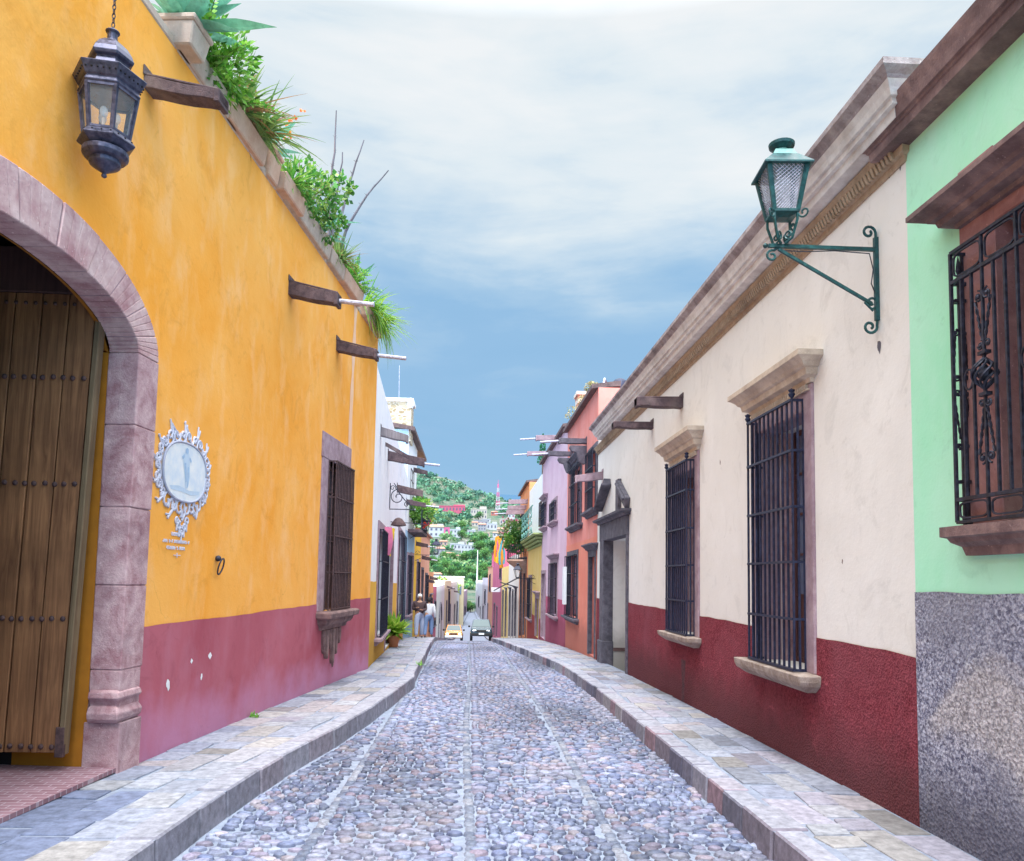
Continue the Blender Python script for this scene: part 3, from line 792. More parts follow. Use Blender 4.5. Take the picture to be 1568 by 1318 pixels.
for e0, e1, sg in ((AC+1.2, AC+1.5, 1), (AC-1.5, AC-1.2, -1)):
    q = MB(); zz = SP - .006; hs = [.55, .62, .58, .62]
    for h in hs:
        j = U(-.004, .006); q.fb(FL, e0-.004, e1+j, zz-h+.006, zz, -.2, .035+U(-.004,.006)); zz -= h
    q.fb(FL, e0-.002, e1-.015, .72, zz+.001, -.2, .03)
    q.fb(FL, e0+.004, e1-.006, .6, SP, -.19, .026)
    s_in = e0 if sg > 0 else e1; s_out = e1 if sg > 0 else e0
    q.moulding(FL, [(e0, -.18), (e0, .0), (e1-.06, .0), (e1-.06, -.05)], [(0,.50),(.03,.50),(.05,.53),(.055,.57),(.035,.61),(.015,.62),(.025,.65),(.05,.68),(.04,.72),(.015,.735),(0,.735)])
    q.fb(FL, e0-.01, e1-.0, -.2, .50, -.22, .05)
    q.build('stone_jamb', M['purple_stone'], yh, bevel=.018, seg=2)
# wooden gate leaf, opened inward
def onY(px, py, Y): d = ray(px, py); return EYE + d*((Y-EYE.y)/d.y)
gY = 5.83
tr = onY(158, 452, gY); br = onY(97, 1157, gY); tz, bz = tr.z, br.z
gx1t, gx1b = tr.x, br.x; gx0 = -4.75
gate = thing('wooden_gate', 'tall studded plank gate leaf standing open inside the stone archway', 'gate', (gx1b, gY, bz))
q = MB(); nP = 10
for i in range(nP):
    f0, f1 = i/nP, (i+1)/nP - .006
    def X(f, z): r_ = (z-bz)/(tz-bz); xr = gx1b+(gx1t-gx1b)*r_; return gx0 + (xr-.04-gx0)*f
    dy = U(-.004, .004)
    q.hexa([(X(f0,bz),gY+dy,bz+.02),(X(f1,bz),gY+dy,bz+.02),(X(f1,bz),gY+.04,bz+.02),(X(f0,bz),gY+.04,bz+.02),(X(f0,tz),gY+dy,tz),(X(f1,tz),gY+dy,tz),(X(f1,tz),gY+.04,tz),(X(f0,tz),gY+.04,tz)])
q.build('planks', M['gate_wood'], gate, bevel=.004)
q = MB()
q.hexa([(gx1b-.04,gY-.012,bz),(gx1b,gY-.012,bz),(gx1b,gY+.08,bz),(gx1b-.04,gY+.08,bz),(gx1t-.04,gY-.012,tz),(gx1t,gY-.012,tz),(gx1t,gY+.08,tz),(gx1t-.04,gY+.08,tz)])
q.build('edge_stile', M['gate_edge'], gate, bevel=.006)
q = MB()
for py in (577, 740, 947, 1143):
    z = onY(60, py, gY).z
    r_ = (z-bz)/(tz-bz); xr = gx1b+(gx1t-gx1b)*r_ - .085
    x = xr; k = 0
    while x > gx0+.05:
        q.sphere((x, gY-.004, z+U(-.004,.004)), .020, 8, 5, (1,.8,1)); x -= .066 + (.01 if k%3==0 else 0) + U(-.004,.004); k += 1
z = onY(60, 464, gY).z; x = gx1t - .2
while x > gx0: q.sphere((x, gY-.004, z), .015, 8, 5, (1,.8,1)); x -= .07
q.build('stud', M['rust_iron'], gate, smooth=True)['kind'] = 'stuff'
q = MB(); q.box(gx0, gx1t-.02, gY-.01, gY+.10, tz+.002, tz+.35); q.build('top_rail', M['dark_wood'], gate, bevel=.01)
q = MB(); q.box(gx1b-.058, gx1b+.002, gY-.016, gY+.02, bz-.01, bz+.2); q.build('corner_plate', M['rust_iron'], gate, bevel=.003)
# threshold bricks
q = MB()
P = [FL.P(AC-1.19, .182, -4.8), FL.P(AC+1.19, .182, -4.8), FL.P(AC+1.19, .182, .04), FL.P(AC-1.19, .182, .04)]
q.poly(P); q.poly([P[3], P[2], P[2]-Vector((0,0,.03)), P[3]-Vector((0,0,.03))])
structure(q.build('gateway_paving', M['brick']))
# window in the yellow wall
w = MB(); s0, s1 = wl0, wl1
sx0, sx1 = FL.S(489, 800), wl1 + .22
w.fb(FL, sx0, s0+.066, wz0, wz1, -.22, .018); w.fb(FL, s1-.006, sx1-.02, wz0, wz1, -.22, .016)
w.fb(FL, sx0-.02, sx1, wz1, wz1+.36, -.22, .02)
win = w.build('window', M['mauve_stone'], yh, bevel=.01)
leafset(win, FL, s0+.06, s1, wz0, wz1, -.15, M['dark_wood'], M['glass'], 4, 2, .3)
g1 = FL.px(513, 703, .13)[0]
box_grille(FL, s0+.03, s1-.02, wz0+.01, wz1-.01, .13, 13, [wz0+.03, FL.px(512, 876, .13)[1], FL.px(512, 820, .13)[1], FL.px(512, 760, .13)[1], wz1-.02], .010, M['rust_iron'], win, side=2)
q = MB(); zz = wz0
q.moulding(FL, [(s0-.10, -.22), (s0-.10, .02), (s1+.06, .02), (s1+.06, -.22)], [(0, zz-.26), (.03, zz-.26), (.05, zz-.20), (.09, zz-.19), (.12, zz-.14), (.12, zz-.11), (.19, zz-.09), (.2, zz-.02), (.17, zz+.0), (0, zz+.005)])
q.build('sill', M['brown_stone'], win, bevel=.008)
q = MB(); random.seed(4)
for i in range(9):
    a = s0 + .0 + (s1-s0-.1)*i/9; ln = [.34,.42,.38,.30,.52,.58,.40,.22,.26][i]
    t = zz-.26; k = 4
    pr = [(a, t), (a+.11, t), (a+.10, t-ln*.6), (a+.07, t-ln), (a+.03, t-ln*.9), (a+.005, t-ln*.5)]
    fr = [q.vert(FL.P(x, z, .05+.02*math.sin(i*2.1))) for x, z in pr]; bk = [q.vert(FL.P(x, z, .001)) for x, z in pr]
    q.face(fr[::-1]); 
    for j in range(6): q.face((fr[j], fr[(j+1)%6], bk[(j+1)%6], bk[j]))
q.build('worn_corbel', M['brown_stone'], win, bevel=.012)
for (px, py, pipe, h) in ((228, 132, 0, .10), (445, 443, .42, .165), (517, 530, .42, .15)):
    s, z = FL.px(px, py); spout(yh, FL, s, z-h/2, .60, h, .16, .12, pipe)
q = MB(); s0_, z0_ = FL.px(541, 470); # pale drip streak conduit
M['pale_strip'] = plaster('pale_patched_plaster', (.86,.52,.30), (.84,.56,.40), (.8,.5,.45))
zl0, zl1 = FL.px(534, 700)[1], FL.px(546, 445)[1]; sa, sb = FL.S(534, 700), FL.S(546, 445); nn_ = 24
for k in range(nn_):
    f0, f1 = k/nn_, (k+1)/nn_; wa = lambda f: .09+.05*noise.noise(Vector((f*7, 1, 2)))
    q.poly([FL.P(sa+(sb-sa)*f0-wa(f0), zl0+(zl1-zl0)*f0, .003), FL.P(sa+(sb-sa)*f0+wa(f0), zl0+(zl1-zl0)*f0, .003), FL.P(sa+(sb-sa)*f1+wa(f1), zl0+(zl1-zl0)*f1, .003), FL.P(sa+(sb-sa)*f1-wa(f1), zl0+(zl1-zl0)*f1, .003)])
q.build('patched_strip', M['pale_strip'], yh)
# flaked spots on dado
for px, py, sx, sz in ((256, 1048, .04, .055), (320, 1004, .045, .035), (307, 1036, .02, .04), (292, 1012, .025, .03)):
    s, z = FL.px(px, py); n = 9; q = MB()
    q.poly([FL.P(s+sx*math.cos(6.28*k/n)*U(.5,1.1), z+sz*math.sin(6.28*k/n)*U(.5,1.1), .0085) for k in range(n)])
    q.build('flaked_patch', M['white'], yh)
# tethering ring
s, z = FL.px(331, 855)
tr_ = thing('tethering_ring', 'small black iron tethering ring fixed to the yellow wall right of the oval medallion', 'ring', FL.P(s, z, 0))
q = MB(); q.lathe(FL.P(s, z, .0), [(.0,0),(.0,0)], 4); q = MB(); q.sphere(FL.P(s, z, .02), .03, 10, 6); q.build('boss', M['iron'], tr_, smooth=True)
q = MB(); ctr = FL.P(s+.01, z-.075, .045)
q.tube([ctr + FL.t*.05*math.cos(a) + Vector((0,0,1))*.075*math.sin(a) + FL.n*.02*math.sin(a) for a in [i*math.pi/10 for i in range(21)]], .008, 6); q.build('ring', M['iron'], tr_, smooth=True)
# medallion
m0 = FL.px(246, 722); m1 = FL.px(312, 722); mt = FL.px(279, 677); mbm = FL.px(279, 768)
mc = ((m0[0]+m1[0])/2, (mt[1]+mbm[1])/2); ma, mbb = (m1[0]-m0[0])/2, (mt[1]-mbm[1])/2
med = thing('wall_medallion', 'pale oval tile medallion with faint blue figure and white scrolls on the yellow wall', 'medallion', FL.P(mc[0], mc[1], 0))
def medmat():
    m, nt, b = newmat('glazed_tile'); b.inputs['Roughness'].default_value = .35
    co = objco(nt); n = noisetex(nt, co, 9, 5, .6)
    L(nt, mixc(nt, ramp(nt, n, [(.35, 0.), (.7, 1.)]), (.62,.72,.84), (.84,.86,.87)), b.inputs['Base Color']); return m
M['medtile'] = medmat(); M['blue_glaze'] = plain('blue_glaze', (.33,.50,.72), .4, 0, .3, 20); M['blue_glaze2'] = plain('pale_blue_glaze', (.50,.64,.80), .4, 0, .2, 20)
M['scroll_paint'] = plain('scroll_paint', (.62,.64,.78), .8, 0, .12, 30); M['grey_line'] = plain('grey_line', (.38,.40,.52), .8)
def sup(a, b, t, ex=2.4):
    c, s_ = math.cos(t), math.sin(t); k = (abs(c)**ex+abs(s_)**ex)**(-1/ex); return a*c*k, b*s_*k
q = MB(); K = 40; ring = [sup(ma, mbb, 2*math.pi*i/K) for i in range(K)]
f = [q.vert(FL.P(mc[0]+x, mc[1]+z, .022)) for x, z in ring]; bk = [q.vert(FL.P(mc[0]+x*1.0, mc[1]+z*1.0, .001)) for x, z in ring]
q.face(f[::-1])
for j in range(K): q.face((f[j], f[(j+1)%K], bk[(j+1)%K], bk[j]))
q.build('tile_panel', M['medtile'], med)
q = MB(); q.tube([FL.P(mc[0]+x, mc[1]+z, .02) for x, z in ring+ring[:1]], .011, 6); q.build('rim', M['grey_line'], med, smooth=True)
def flat(pts, n): 
    q = MB(); q.poly([FL.P(mc[0]+x*ma, mc[1]+z*mbb, n) for x, z in pts]); return q
q = flat([(-.12,.62),(.0,.74),(.12,.64),(.16,.3),(.2,-.1),(.12,-.52),(.0,-.56),(-.06,-.1),(-.14,.25)], .0235); q.build('painted_figure', M['blue_glaze2'], med)
q = flat([(-.07,.78),(0,.84),(.07,.8),(.07,.68),(0,.62),(-.07,.68)], .025)
for pp in ([(-.1,.3),(-.02,.33),(.04,-.3),(.0,-.34)], [(.06,.2),(.12,.2),(.13,-.45),(.08,-.48)], [(-.22,.5),(-.12,.6),(-.1,.5),(-.18,.4)], [(.14,.56),(.24,.44),(.2,.36),(.12,.46)]):
    q.poly([FL.P(mc[0]+x*ma, mc[1]+z*mbb, .025) for x, z in pp])
q.build('figure_folds', M['blue_glaze'], med)
q = flat([(-.72,-.56),(-.3,-.5),(.2,-.6),(.72,-.54),(.66,-.66),(.3,-.74),(-.2,-.68),(-.64,-.68)], .0235)
q.build('painted_ground', M['blue_glaze2'], med)
q = MB(); q2 = MB(); u = FL.t; v = Vector((0,0,1)); random.seed(17)
def strk(path, r):
    q.tube([p for p in path], r, 5); q2.tube([p - FL.n*.004 + Vector((0,0,-.006)) + FL.t*.006 for p in path], r*1.15, 4)
for i in range(26):
    t = 2*math.pi*i/26
    x, z = sup(ma*1.12, mbb*1.16, t); nx, nz = math.cos(t), math.sin(t)
    amp = 1.0 + (.55 if abs(nz) > .75 else 0)
    c = FL.P(mc[0]+x*1.06, mc[1]+z*1.06, .008)
    strk(scroll(c, u, v, .055*U(.8,1.2)*amp, 1.1, t + (math.pi/2 if i%2 else -math.pi/2), 1 if i%2 else -1, 12, .8), .0095)
    base = FL.P(mc[0]+x, mc[1]+z, .008)
    tip = base + u*nx*.06*amp + v*nz*.075*amp + u*(.07 if i%2 else -.07)*abs(nz) + v*(.05 if i%2 else -.05)*abs(nx)
    strk([base, base*.5+tip*.5 + u*.02, tip], .010)
    strk([base + u*.02, base*.4+tip*.6 - v*.02, tip + v*.03 - u*.03], .007)
for k in range(5):
    c = FL.P(mc[0] + (k-2)*.045, mc[1]-mbb-.16-.05*(2-abs(k-2)), .008)
    strk(scroll(c, u, v, .04, 1.1, k, 1 if k%2 else -1, 10, .7), .008)
    strk([c, c - v*.09], .007)
q.build('scroll_ornament', M['scroll_paint'], med); q2.build('scroll_shadow_line', M['grey_line'], med)
# painted caption under the medallion: illegible flourished lettering in three short lines
random.seed(5)
for (px, py, w_, h_) in ((271, 818, .22, .035), (269, 829, .46, .032), (269, 839, .34, .034)):
    q = MB(); s, z = FL.px(px, py); x = -w_/2
    while x < w_/2:
        c = FL.P(s+x, z, .006); a = U(.008,.02)
        path = [c + u*(t_*.022) + v*(h_*.4*math.sin(t_*6+x*40)) for t_ in [k/6 for k in range(7)]]
        q.tube(path, .0045, 4); x += .026 + (.02 if rnd() < .18 else 0)
    q.build('painted_lettering', M['scroll_paint'], med)
q = MB()
s, z = FL.px(270, 850); q.tube([FL.P(s-.06, z, .006), FL.P(s+.06, z, .006)], .004, 4); q.tube([FL.P(s, z-.02, .006), FL.P(s, z+.02, .006)], .004, 4)
q.build('painted_mark', M['scroll_paint'], med)
# ================================================================== plants
GREENS = {'fern': [(.14,.42,.04),(.22,.52,.06),(.09,.30,.03),(.30,.58,.10)], 'agave': [(.13,.36,.26),(.17,.42,.32),(.10,.28,.18)],
 'aloe': [(.16,.30,.07),(.22,.34,.10),(.34,.20,.10),(.12,.24,.07)], 'jade': [(.09,.34,.05),(.17,.45,.07),(.36,.56,.12),(.07,.24,.05)],
 'lime': [(.34,.56,.06),(.50,.64,.12),(.22,.44,.05)], 'hang': [(.22,.46,.05),(.35,.52,.08),(.12,.34,.08)], 'pale': [(.5,.45,.22),(.4,.42,.2),(.6,.5,.3)],
 'tree': [(.05,.16,.05),(.08,.22,.06),(.12,.28,.07)]}
def strip(mb, pts, widths, side, c, fold=.25):
    mb.cur = c; up = None; rows = []
    for i, (p, w) in enumerate(zip(pts, widths)):
        d = (pts[min(i+1, len(pts)-1)] - pts[max(i-1, 0)]).normalized(); nn = d.cross(side).normalized()
        rows.append((mb.vert(p - side*w), mb.vert(p - nn*w*fold), mb.vert(p + side*w)))
    for a, b in zip(rows, rows[1:]):
        mb.face((a[0], a[1], b[1], b[0])); mb.face((a[1], a[2], b[2], b[1]))
def blade(mb, base, ang, ln, w, lift, droop, pal, fold=.35, n=7, prof='agave'):
    h = Vector((math.cos(ang), math.sin(ang), 0)); side = Vector((-math.sin(ang), math.cos(ang), 0)); pts = []; ws = []
    for i in range(n):
        t = i/(n-1); pts.append(base + h*ln*t*math.cos(lift) + Vector((0,0,1))*(ln*t*math.sin(lift) - droop*t*t))
        ws.append(w*((.65+.9*t) if t < .35 else (1.0 if t < .6 else max(.03, (1-t)/.4))) if prof == 'agave' else w*max(.05, 1-t**1.5))
    strip(mb, pts, ws, side, random.choice(GREENS[pal]), fold)
def agave(mb, c, n, ln, w, pal='agave', lo=.1, hi=1.35):
    for i in range(n):
        f = i/n; blade(mb, c, i*2.4 + U(-.2,.2), ln*U(.8,1.1), w*U(.85,1.1), lo+(hi-lo)*f, ln*.25*(1-f)*U(.3,1.2), pal)
def tuft(mb, c, n, ln, w, pal='aloe'):
    for i in range(n):
        blade(mb, c + Vector((U(-.05,.05),U(-.05,.05),0)), U(0, 6.28), ln*U(.5,1.1), w*U(.7,1.2), U(.1,1.4), ln*U(.1,.6), pal, .3, 6, 'tuft')
def leafquad(mb, p, d, w, l, c):
    side = d.cross(Vector((U(-1,1),U(-1,1),U(-1,1))))
    if side.length < 1e-3: side = Vector((1,0,0))
    side = side.normalized()*w; mb.cur = c; tip = p + d*l; m = p + d*l*.5
    mb.face([mb.vert(p), mb.vert(m+side), mb.vert(tip), mb.vert(m-side)])
def bush(mb, c, rad, n, lw, ll, pal, rz=1.0, stems=0):
    for i in range(n):
        d = Vector((random.gauss(0,1), random.gauss(0,1), random.gauss(0,1))).normalized()
        r_ = rad*(.35+.65*rnd()**.5)*(1+.3*noise.noise(d*2.3+c)); p = c + Vector((d.x*r_, d.y*r_, d.z*r_*rz))
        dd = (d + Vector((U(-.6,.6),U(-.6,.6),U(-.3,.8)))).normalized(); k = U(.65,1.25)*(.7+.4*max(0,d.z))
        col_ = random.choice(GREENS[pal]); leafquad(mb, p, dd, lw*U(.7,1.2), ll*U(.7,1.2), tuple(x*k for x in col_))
def frond(mb, base, d, ln, n, lw, ll, pal):
    side = d.cross(Vector((0,0,1))).normalized(); p = base
    for i in range(n):
        t = i/n; p = base + d*ln*t + Vector((0,0,-ln*.3*t*t)); c = random.choice(GREENS[pal])
        for s_ in (-1,1):
            leafquad(mb, p, (side*s_ + d*.6 + Vector((0,0,U(-.1,.3)))).normalized(), lw, ll*(1-.6*t), c)
    mb.cur = (.2,.3,.08); mb.tube([base, base+d*ln*.5+Vector((0,0,-ln*.07)), p], .004, 4, cap=False)
def flowers(mb, c, n, spread, r, colr):
    for i in range(n):
        p = c + Vector((U(-1,1),U(-1,1),U(-.6,1)))*spread; mb.cur = colr
        for k in range(7):
            d = Vector((random.gauss(0,1),random.gauss(0,1),random.gauss(0,1))).normalized(); leafquad(mb, p, d, r*.5, r, tuple(x*U(.8,1.1) for x in colr))
def square_pot(mb, F, s, z0, n, w, h, rim=True, taper=.78):
    a = w/2; b = a*taper
    def ringq(r0, za, r1, zb):
        mb.hexa([F.P(s-r0,za,n-r0),F.P(s+r0,za,n-r0),F.P(s+r0,za,n+r0),F.P(s-r0,za,n+r0),F.P(s-r1,zb,n-r1),F.P(s+r1,zb,n-r1),F.P(s+r1,zb,n+r1),F.P(s-r1,zb,n+r1)])
    ringq(b, z0, a*.96, z0+h-.05); 
    if rim: ringq(a*1.06, z0+h-.05, a*1.08, z0+h)
def topS(px): # s on parapet edge for pixel column
    best = None
    for i in range(1200):
        s = 3 + i*.0105
        q = project(FL.P(s, topL(s), 0))
        if best is None or abs(q[0]-px) < best[0]: best = (abs(q[0]-px), s)
    return best[1]
random.seed(31)
GP = 'planters set along the top of the yellow wall'
M['ocotillo'] = wood('thorny_stem', (.07,.07,.10), (.20,.19,.24))
def planter(name, label, px, kind, w=.42, h=.36, ln=.9, mat='planter', n=-.12, zoff=0.0):
    s = topS(px); z = topL(s) + zoff
    t = thing(name, label, 'potted plant', FL.P(s, z, n), GP)
    pb = MB()
    if kind[0] == 's': square_pot(pb, FL, s, z, n, w, h)
    else:
        # long trough: visible from the street as stone panels
        a = [(s-ln/2, n-w/2+.06, n+w/2-.05), (s+ln/2, n-w/2+.06, n+w/2-.05)]
        pb.hexa([FL.P(s-ln/2,z,n-.12),FL.P(s+ln/2,z,n-.12),FL.P(s+ln/2,z,n+.12),FL.P(s-ln/2,z,n+.12),FL.P(s-ln/2-.02,z+h,n-.16),FL.P(s+ln/2+.02,z+h,n-.16),FL.P(s+ln/2+.02,z+h,n+.15),FL.P(s-ln/2-.02,z+h,n+.15)])
    pb.build('pot', M[mat], t, bevel=.012)
    return t, s, FL.P(s, z+h, n)
# 1 big agave pot
t, s, c = planter('potted_agave', 'big blue green agave in a square stone pot, nearest and highest on the yellow wall', 276, 's', .34, .24, n=.02)
q = MB(); agave(q, c, 17, .62, .08); 
blade(q, c+Vector((.05,0,.0)), -.1, .75, .075, .12, .10, 'agave', .3, 8); blade(q, c+Vector((.05,0,.02)), .1, .62, .05, .75, .0, 'agave', .3, 8)
q.build('leaves', M['leaf'], t)
t, s, c = planter('potted_bush', 'bright green feathery bush with orange flowers beside the big agave pot', 318, 't', .4, .20, 1.2, n=-.08)
q = MB()
for i in range(80): 
    a = U(0, 6.28); frond(q, c + FL.t*U(-.45,.55) + FL.n*U(-.05,.2), Vector((math.cos(a)*.7, math.sin(a)*.7, U(.2,1.1))).normalized(), U(.3,.62), 11, .019, .085, 'fern')
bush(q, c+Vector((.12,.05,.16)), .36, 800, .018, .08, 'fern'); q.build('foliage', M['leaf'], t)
q = MB(); flowers(q, c+Vector((.1,-.1,.42)), 5, .14, .03, (.85,.25,.05)); q.build('flower', M['leaf'], t)['kind'] = 'stuff'
t, s, c = planter('potted_aloe', 'spiky aloe with reddish tips in a clay pot above the middle of the yellow wall', 372, 't', .4, .22, .9, 'clay', n=-.06)
q = MB(); tuft(q, c+Vector((.05,-.15,0)), 190, .70, .021); tuft(q, c+Vector((.14,.2,.0)), 200, .74, .021); q.build('leaves', M['leaf'], t)
t, s, c = planter('potted_agave', 'small agave with orange flowers standing behind the spiky aloe on the parapet', 412, 's', .34, .34, n=-.08, mat='clay')
q = MB(); agave(q, c, 12, .55, .055); q.build('leaves', M['leaf'], t)
q = MB(); flowers(q, c+Vector((.26,.15,.34)), 10, .2, .04, (.9,.27,.06)); 
for k in range(6): q.cur=(.2,.3,.1); q.tube([c, c+Vector((.16+U(-.15,.15),.15+U(-.15,.15),.28+U(-.1,.15)))], .004, 4)
q.build('flower', M['leaf'], t)['kind'] = 'stuff'
t, s, c = planter('potted_bush', 'glossy round-leaved green bush in a long planter near the middle of the parapet', 462, 't', .4, .24, 1.5, n=-.05)
q = MB()
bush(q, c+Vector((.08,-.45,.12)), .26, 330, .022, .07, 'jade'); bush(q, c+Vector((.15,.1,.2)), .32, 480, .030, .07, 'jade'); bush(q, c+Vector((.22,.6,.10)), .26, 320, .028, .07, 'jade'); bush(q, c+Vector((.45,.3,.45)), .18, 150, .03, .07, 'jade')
for k in range(10): q.cur=(.25,.2,.1); q.tube([c, c+Vector((U(-.1,.4),U(-.3,.5),U(.2,.55)))], .008, 4)
for i in range(30):
    a = U(-1.5,1.5); frond(q, c + FL.t*U(-.6,.7), Vector((math.cos(a)*.7, math.sin(a)*.7, U(.3,1.2))).normalized(), U(.3,.6), 9, .02, .08, 'jade')
q.build('foliage', M['leaf'], t)
t, s, c = planter('potted_agave', 'thin agave with long arching leaves just past the glossy bush on the parapet', 492, 's', .32, .26, n=-.05)
q = MB(); agave(q, c, 10, .52, .045); blade(q, c+Vector((.05,-.1,.1)), -.1, .6, .04, .35, .15, 'agave', .3, 8); q.build('leaves', M['leaf'], t)
t, s, c = planter('potted_aloe', 'low tufted aloe in the planter before the dead ocotillo stems', 512, 't', .36, .2, .9, n=-.04)
q = MB(); tuft(q, c+Vector((.1,0,0)), 150, .55, .017); q.build('leaves', M['leaf'], t)
t, s, c = planter('potted_ocotillo', 'tall bare grey thorny stems rising from the parapet planters', 512, 's', .32, .26, n=-.10)
q = MB()
for (dx, dy, h_, lean) in ((.10,-.5,2.1,-.02),(.16,-.4,1.5,.03),(.30,-.2,1.75,.16),(.42,.0,1.35,.40)):
    pts = [c + Vector((dx*(.3+.7*t_)+lean*t_*t_*1.0, dy*.4, h_*t_)) + Vector((U(-.012,.012),U(-.012,.012),0)) for t_ in [k/10 for k in range(11)]]
    q.tube(pts, .016, 5, radii=[.030-.022*k/10 for k in range(11)])
    for k in range(60):
        t_ = rnd()*.9; p = pts[int(t_*10)]; q.tube([p, p+Vector((U(-.035,.035),U(-.035,.035),U(.01,.04)))], .002, 3, cap=False)
q.build('stem', M['ocotillo'], t)
t, s, c = planter('potted_bush', 'low ferny green plant in a clay trough just before the middle rain spout', 530, 't', .36, .2, .9, 'clay', n=-.02)
q = MB()
for i in range(60):
    a = U(0,6.28); frond(q, c + FL.t*U(-.4,.45) + FL.n*U(0,.12), Vector((math.cos(a)*.8, math.sin(a)*.7, U(.1,1.0))).normalized(), U(.3,.55), 9, .018, .08, 'fern')
q.build('foliage', M['leaf'], t)
t, s, c = planter('potted_aloe', 'wide spiky aloe spilling over the parapet between the orange flowers and the glossy bush', 436, 't', .36, .2, .7, 'clay', n=0)
q = MB(); tuft(q, c+FL.n*.05, 130, .5, .018, 'jade'); q.build('leaves', M['leaf'], t)
t, s, c = planter('potted_agave', 'upright agave above the middle rain spout near the end of the parapet', 542, 's', .34, .28, n=-.04, mat='clay')
q = MB(); agave(q, c, 13, .6, .05); q.build('leaves', M['leaf'], t)
t, s, c = planter('hanging_cactus', 'light green trailing cactus hanging over the far end of the yellow wall', 566, 't', .36, .2, 1.3, 'clay', n=-.04)
q = MB()
for i in range(230):
    a = U(-1.2, 1.3); b = c + FL.t*U(-.55,.65); blade(q, b, a, U(.35,.85), U(.018,.03), U(.1,1.0), U(.1,.7), 'hang', .3, 7, 'tuft')
for i in range(26):
    b = c + FL.t*U(-.3,.6) + FL.n*.16; blade(q, b, U(-.6,.6), U(.15,.25), .022, .2, U(.45,.95), 'hang', .3, 8, 'tuft')
q.build('stem', M['leaf'], t)
# pale coping panels between pots
q = MB(); k = 3.2
while k < 14.0:
    q.fb(FL, k+.006, min(k+.78, 14.08), topL(k)-.01, topL(k)+.07, -.34, .012); k += .79
q.build('coping', M['planter'], yh, bevel=.01)

# ================================================================== hanging lantern (left)
lY = 5.05; lc = onY(166, 160, lY)
zt_ = onY(172, 42, lY).z; zb_ = onY(152, 272, lY).z; H_ = zt_ - zb_
lan = thing('hanging_lantern', 'dark six-sided metal lantern hanging on a chain in front of the yellow wall', 'lantern', (lc.x, lY, zb_))
def hexring(prof, name, mat, k=6, rot=R(8), bevel=.003, par=None):
    q = MB(); q.lathe((lc.x, lY, zb_), [(r_*H_*.92, z*H_) for r_, z in prof], k, rot)
    return q.build(name, M[mat], par or lan, bevel=bevel)
hexring([(.008,0),(.018,.008),(.018,.02),(.01,.028),(.09,.075),(.10,.085),(.10,.115)], 'base_cone', 'bronze', 24)
hexring([(.10,.112),(.13,.12),(.147,.14),(.147,.17),(.12,.18)], 'base_ring', 'bronze', 24)
hexring([(.12,.175),(.185,.215),(.19,.225),(.155,.265),(.14,.267)], 'lower_gallery', 'bronze')
hexring([(.16,.53),(.19,.535),(.207,.55),(.19,.578),(.205,.59),(.238,.648),(.242,.658),(.2,.668),(.15,.67)], 'upper_gallery', 'bronze')
hexring([(.19,.66),(.137,.69),(.118,.75),(.145,.762),(.152,.778),(.137,.815),(.105,.86),(.068,.89),(.05,.9)], 'roof', 'bronze')
hexring([(.045,.895),(.05,.9),(.033,.91),(.033,.955),(.048,.965),(.045,.972),(.02,.985),(.006,1.0)], 'finial', 'bronze', 16)
q = MB(); g_ = MB()
for i in range(6):
    a0, a1 = R(8)+i*math.pi/3, R(8)+(i+1)*math.pi/3
    def pp(r_, z, a): return Vector((lc.x + .92*r_*H_*math.cos(a), lY + .92*r_*H_*math.sin(a), zb_ + z*H_))
    b0, b1, t0, t1 = pp(.147,.262,a0), pp(.147,.262,a1), pp(.187,.54,a0), pp(.187,.54,a1)
    q.tube([b0, t0], .013, 4); q.tube([b0.lerp(b1,.06)+Vector((0,0,.012)), b1.lerp(b0,.06)+Vector((0,0,.012))], .011, 4); q.tube([t0.lerp(t1,.06)-Vector((0,0,.01)), t1.lerp(t0,.06)-Vector((0,0,.01))], .012, 4)
    for f_ in (.07, .93): q.tube([b0.lerp(b1,f_), t0.lerp(t1,f_)], .008, 4)
    g_.poly([b0.lerp(b1,.05), b1.lerp(b0,.05), t1.lerp(t0,.05), t0.lerp(t1,.05)])
fr_ = q.build('cage', M['bronze'], lan); g_.build('pane', M['lampglass'], fr_)
for k in range(3):
    a = k*2.1+.5; p = pp(.055, .27, a); q = MB(); q.tube([p, p+Vector((0,0,.10))], .009, 8); ct_ = q.build('candle_tube', M['planter'], lan)
    q = MB(); q.sphere(p+Vector((0,0,.14)), .026, 10, 8, (1,1,1.5)); q.build('bulb', M['bulb'], ct_, smooth=True)
q = MB(); ct = Vector((lc.x, lY, zb_+1.0*H_)); k = 0; z = ct.z
wallpt = FL.P(lY, 0, 0); zz_end = 6.15
# tiny rivet holes on galleries
while z < zz_end:
    a = (k%2)*math.pi/2; u_ = Vector((math.cos(a), math.sin(a), 0))
    q.tube([Vector((lc.x,lY,z+.018)) + u_*.010*math.cos(t_) + Vector((0,0,.02))*math.sin(t_) for t_ in [j*math.pi/4 for j in range(9)]], .0035, 4, cap=False); z += .031; k += 1
q.build('chain', M['iron'], lan)
q = MB(); wx = FL.P(lY+.3, 0, 0)
q.tube([Vector((lc.x-.05, lY, 6.16)), Vector((lc.x+.05, lY, 6.16))], .012, 6)
q.tube([Vector((lc.x, lY, 6.17)), Vector((XL(lY)-.02, lY, 6.17))], .016, 6); q.build('bracket', M['iron'], lan)
yh_extra = MB(); yh_extra.fb(FL, lY-.45, lY+.25, topL(5)-.0, 6.4, -.3, .0); yh_extra.build('lantern_pier', M['yellow'], yh)
q = MB()
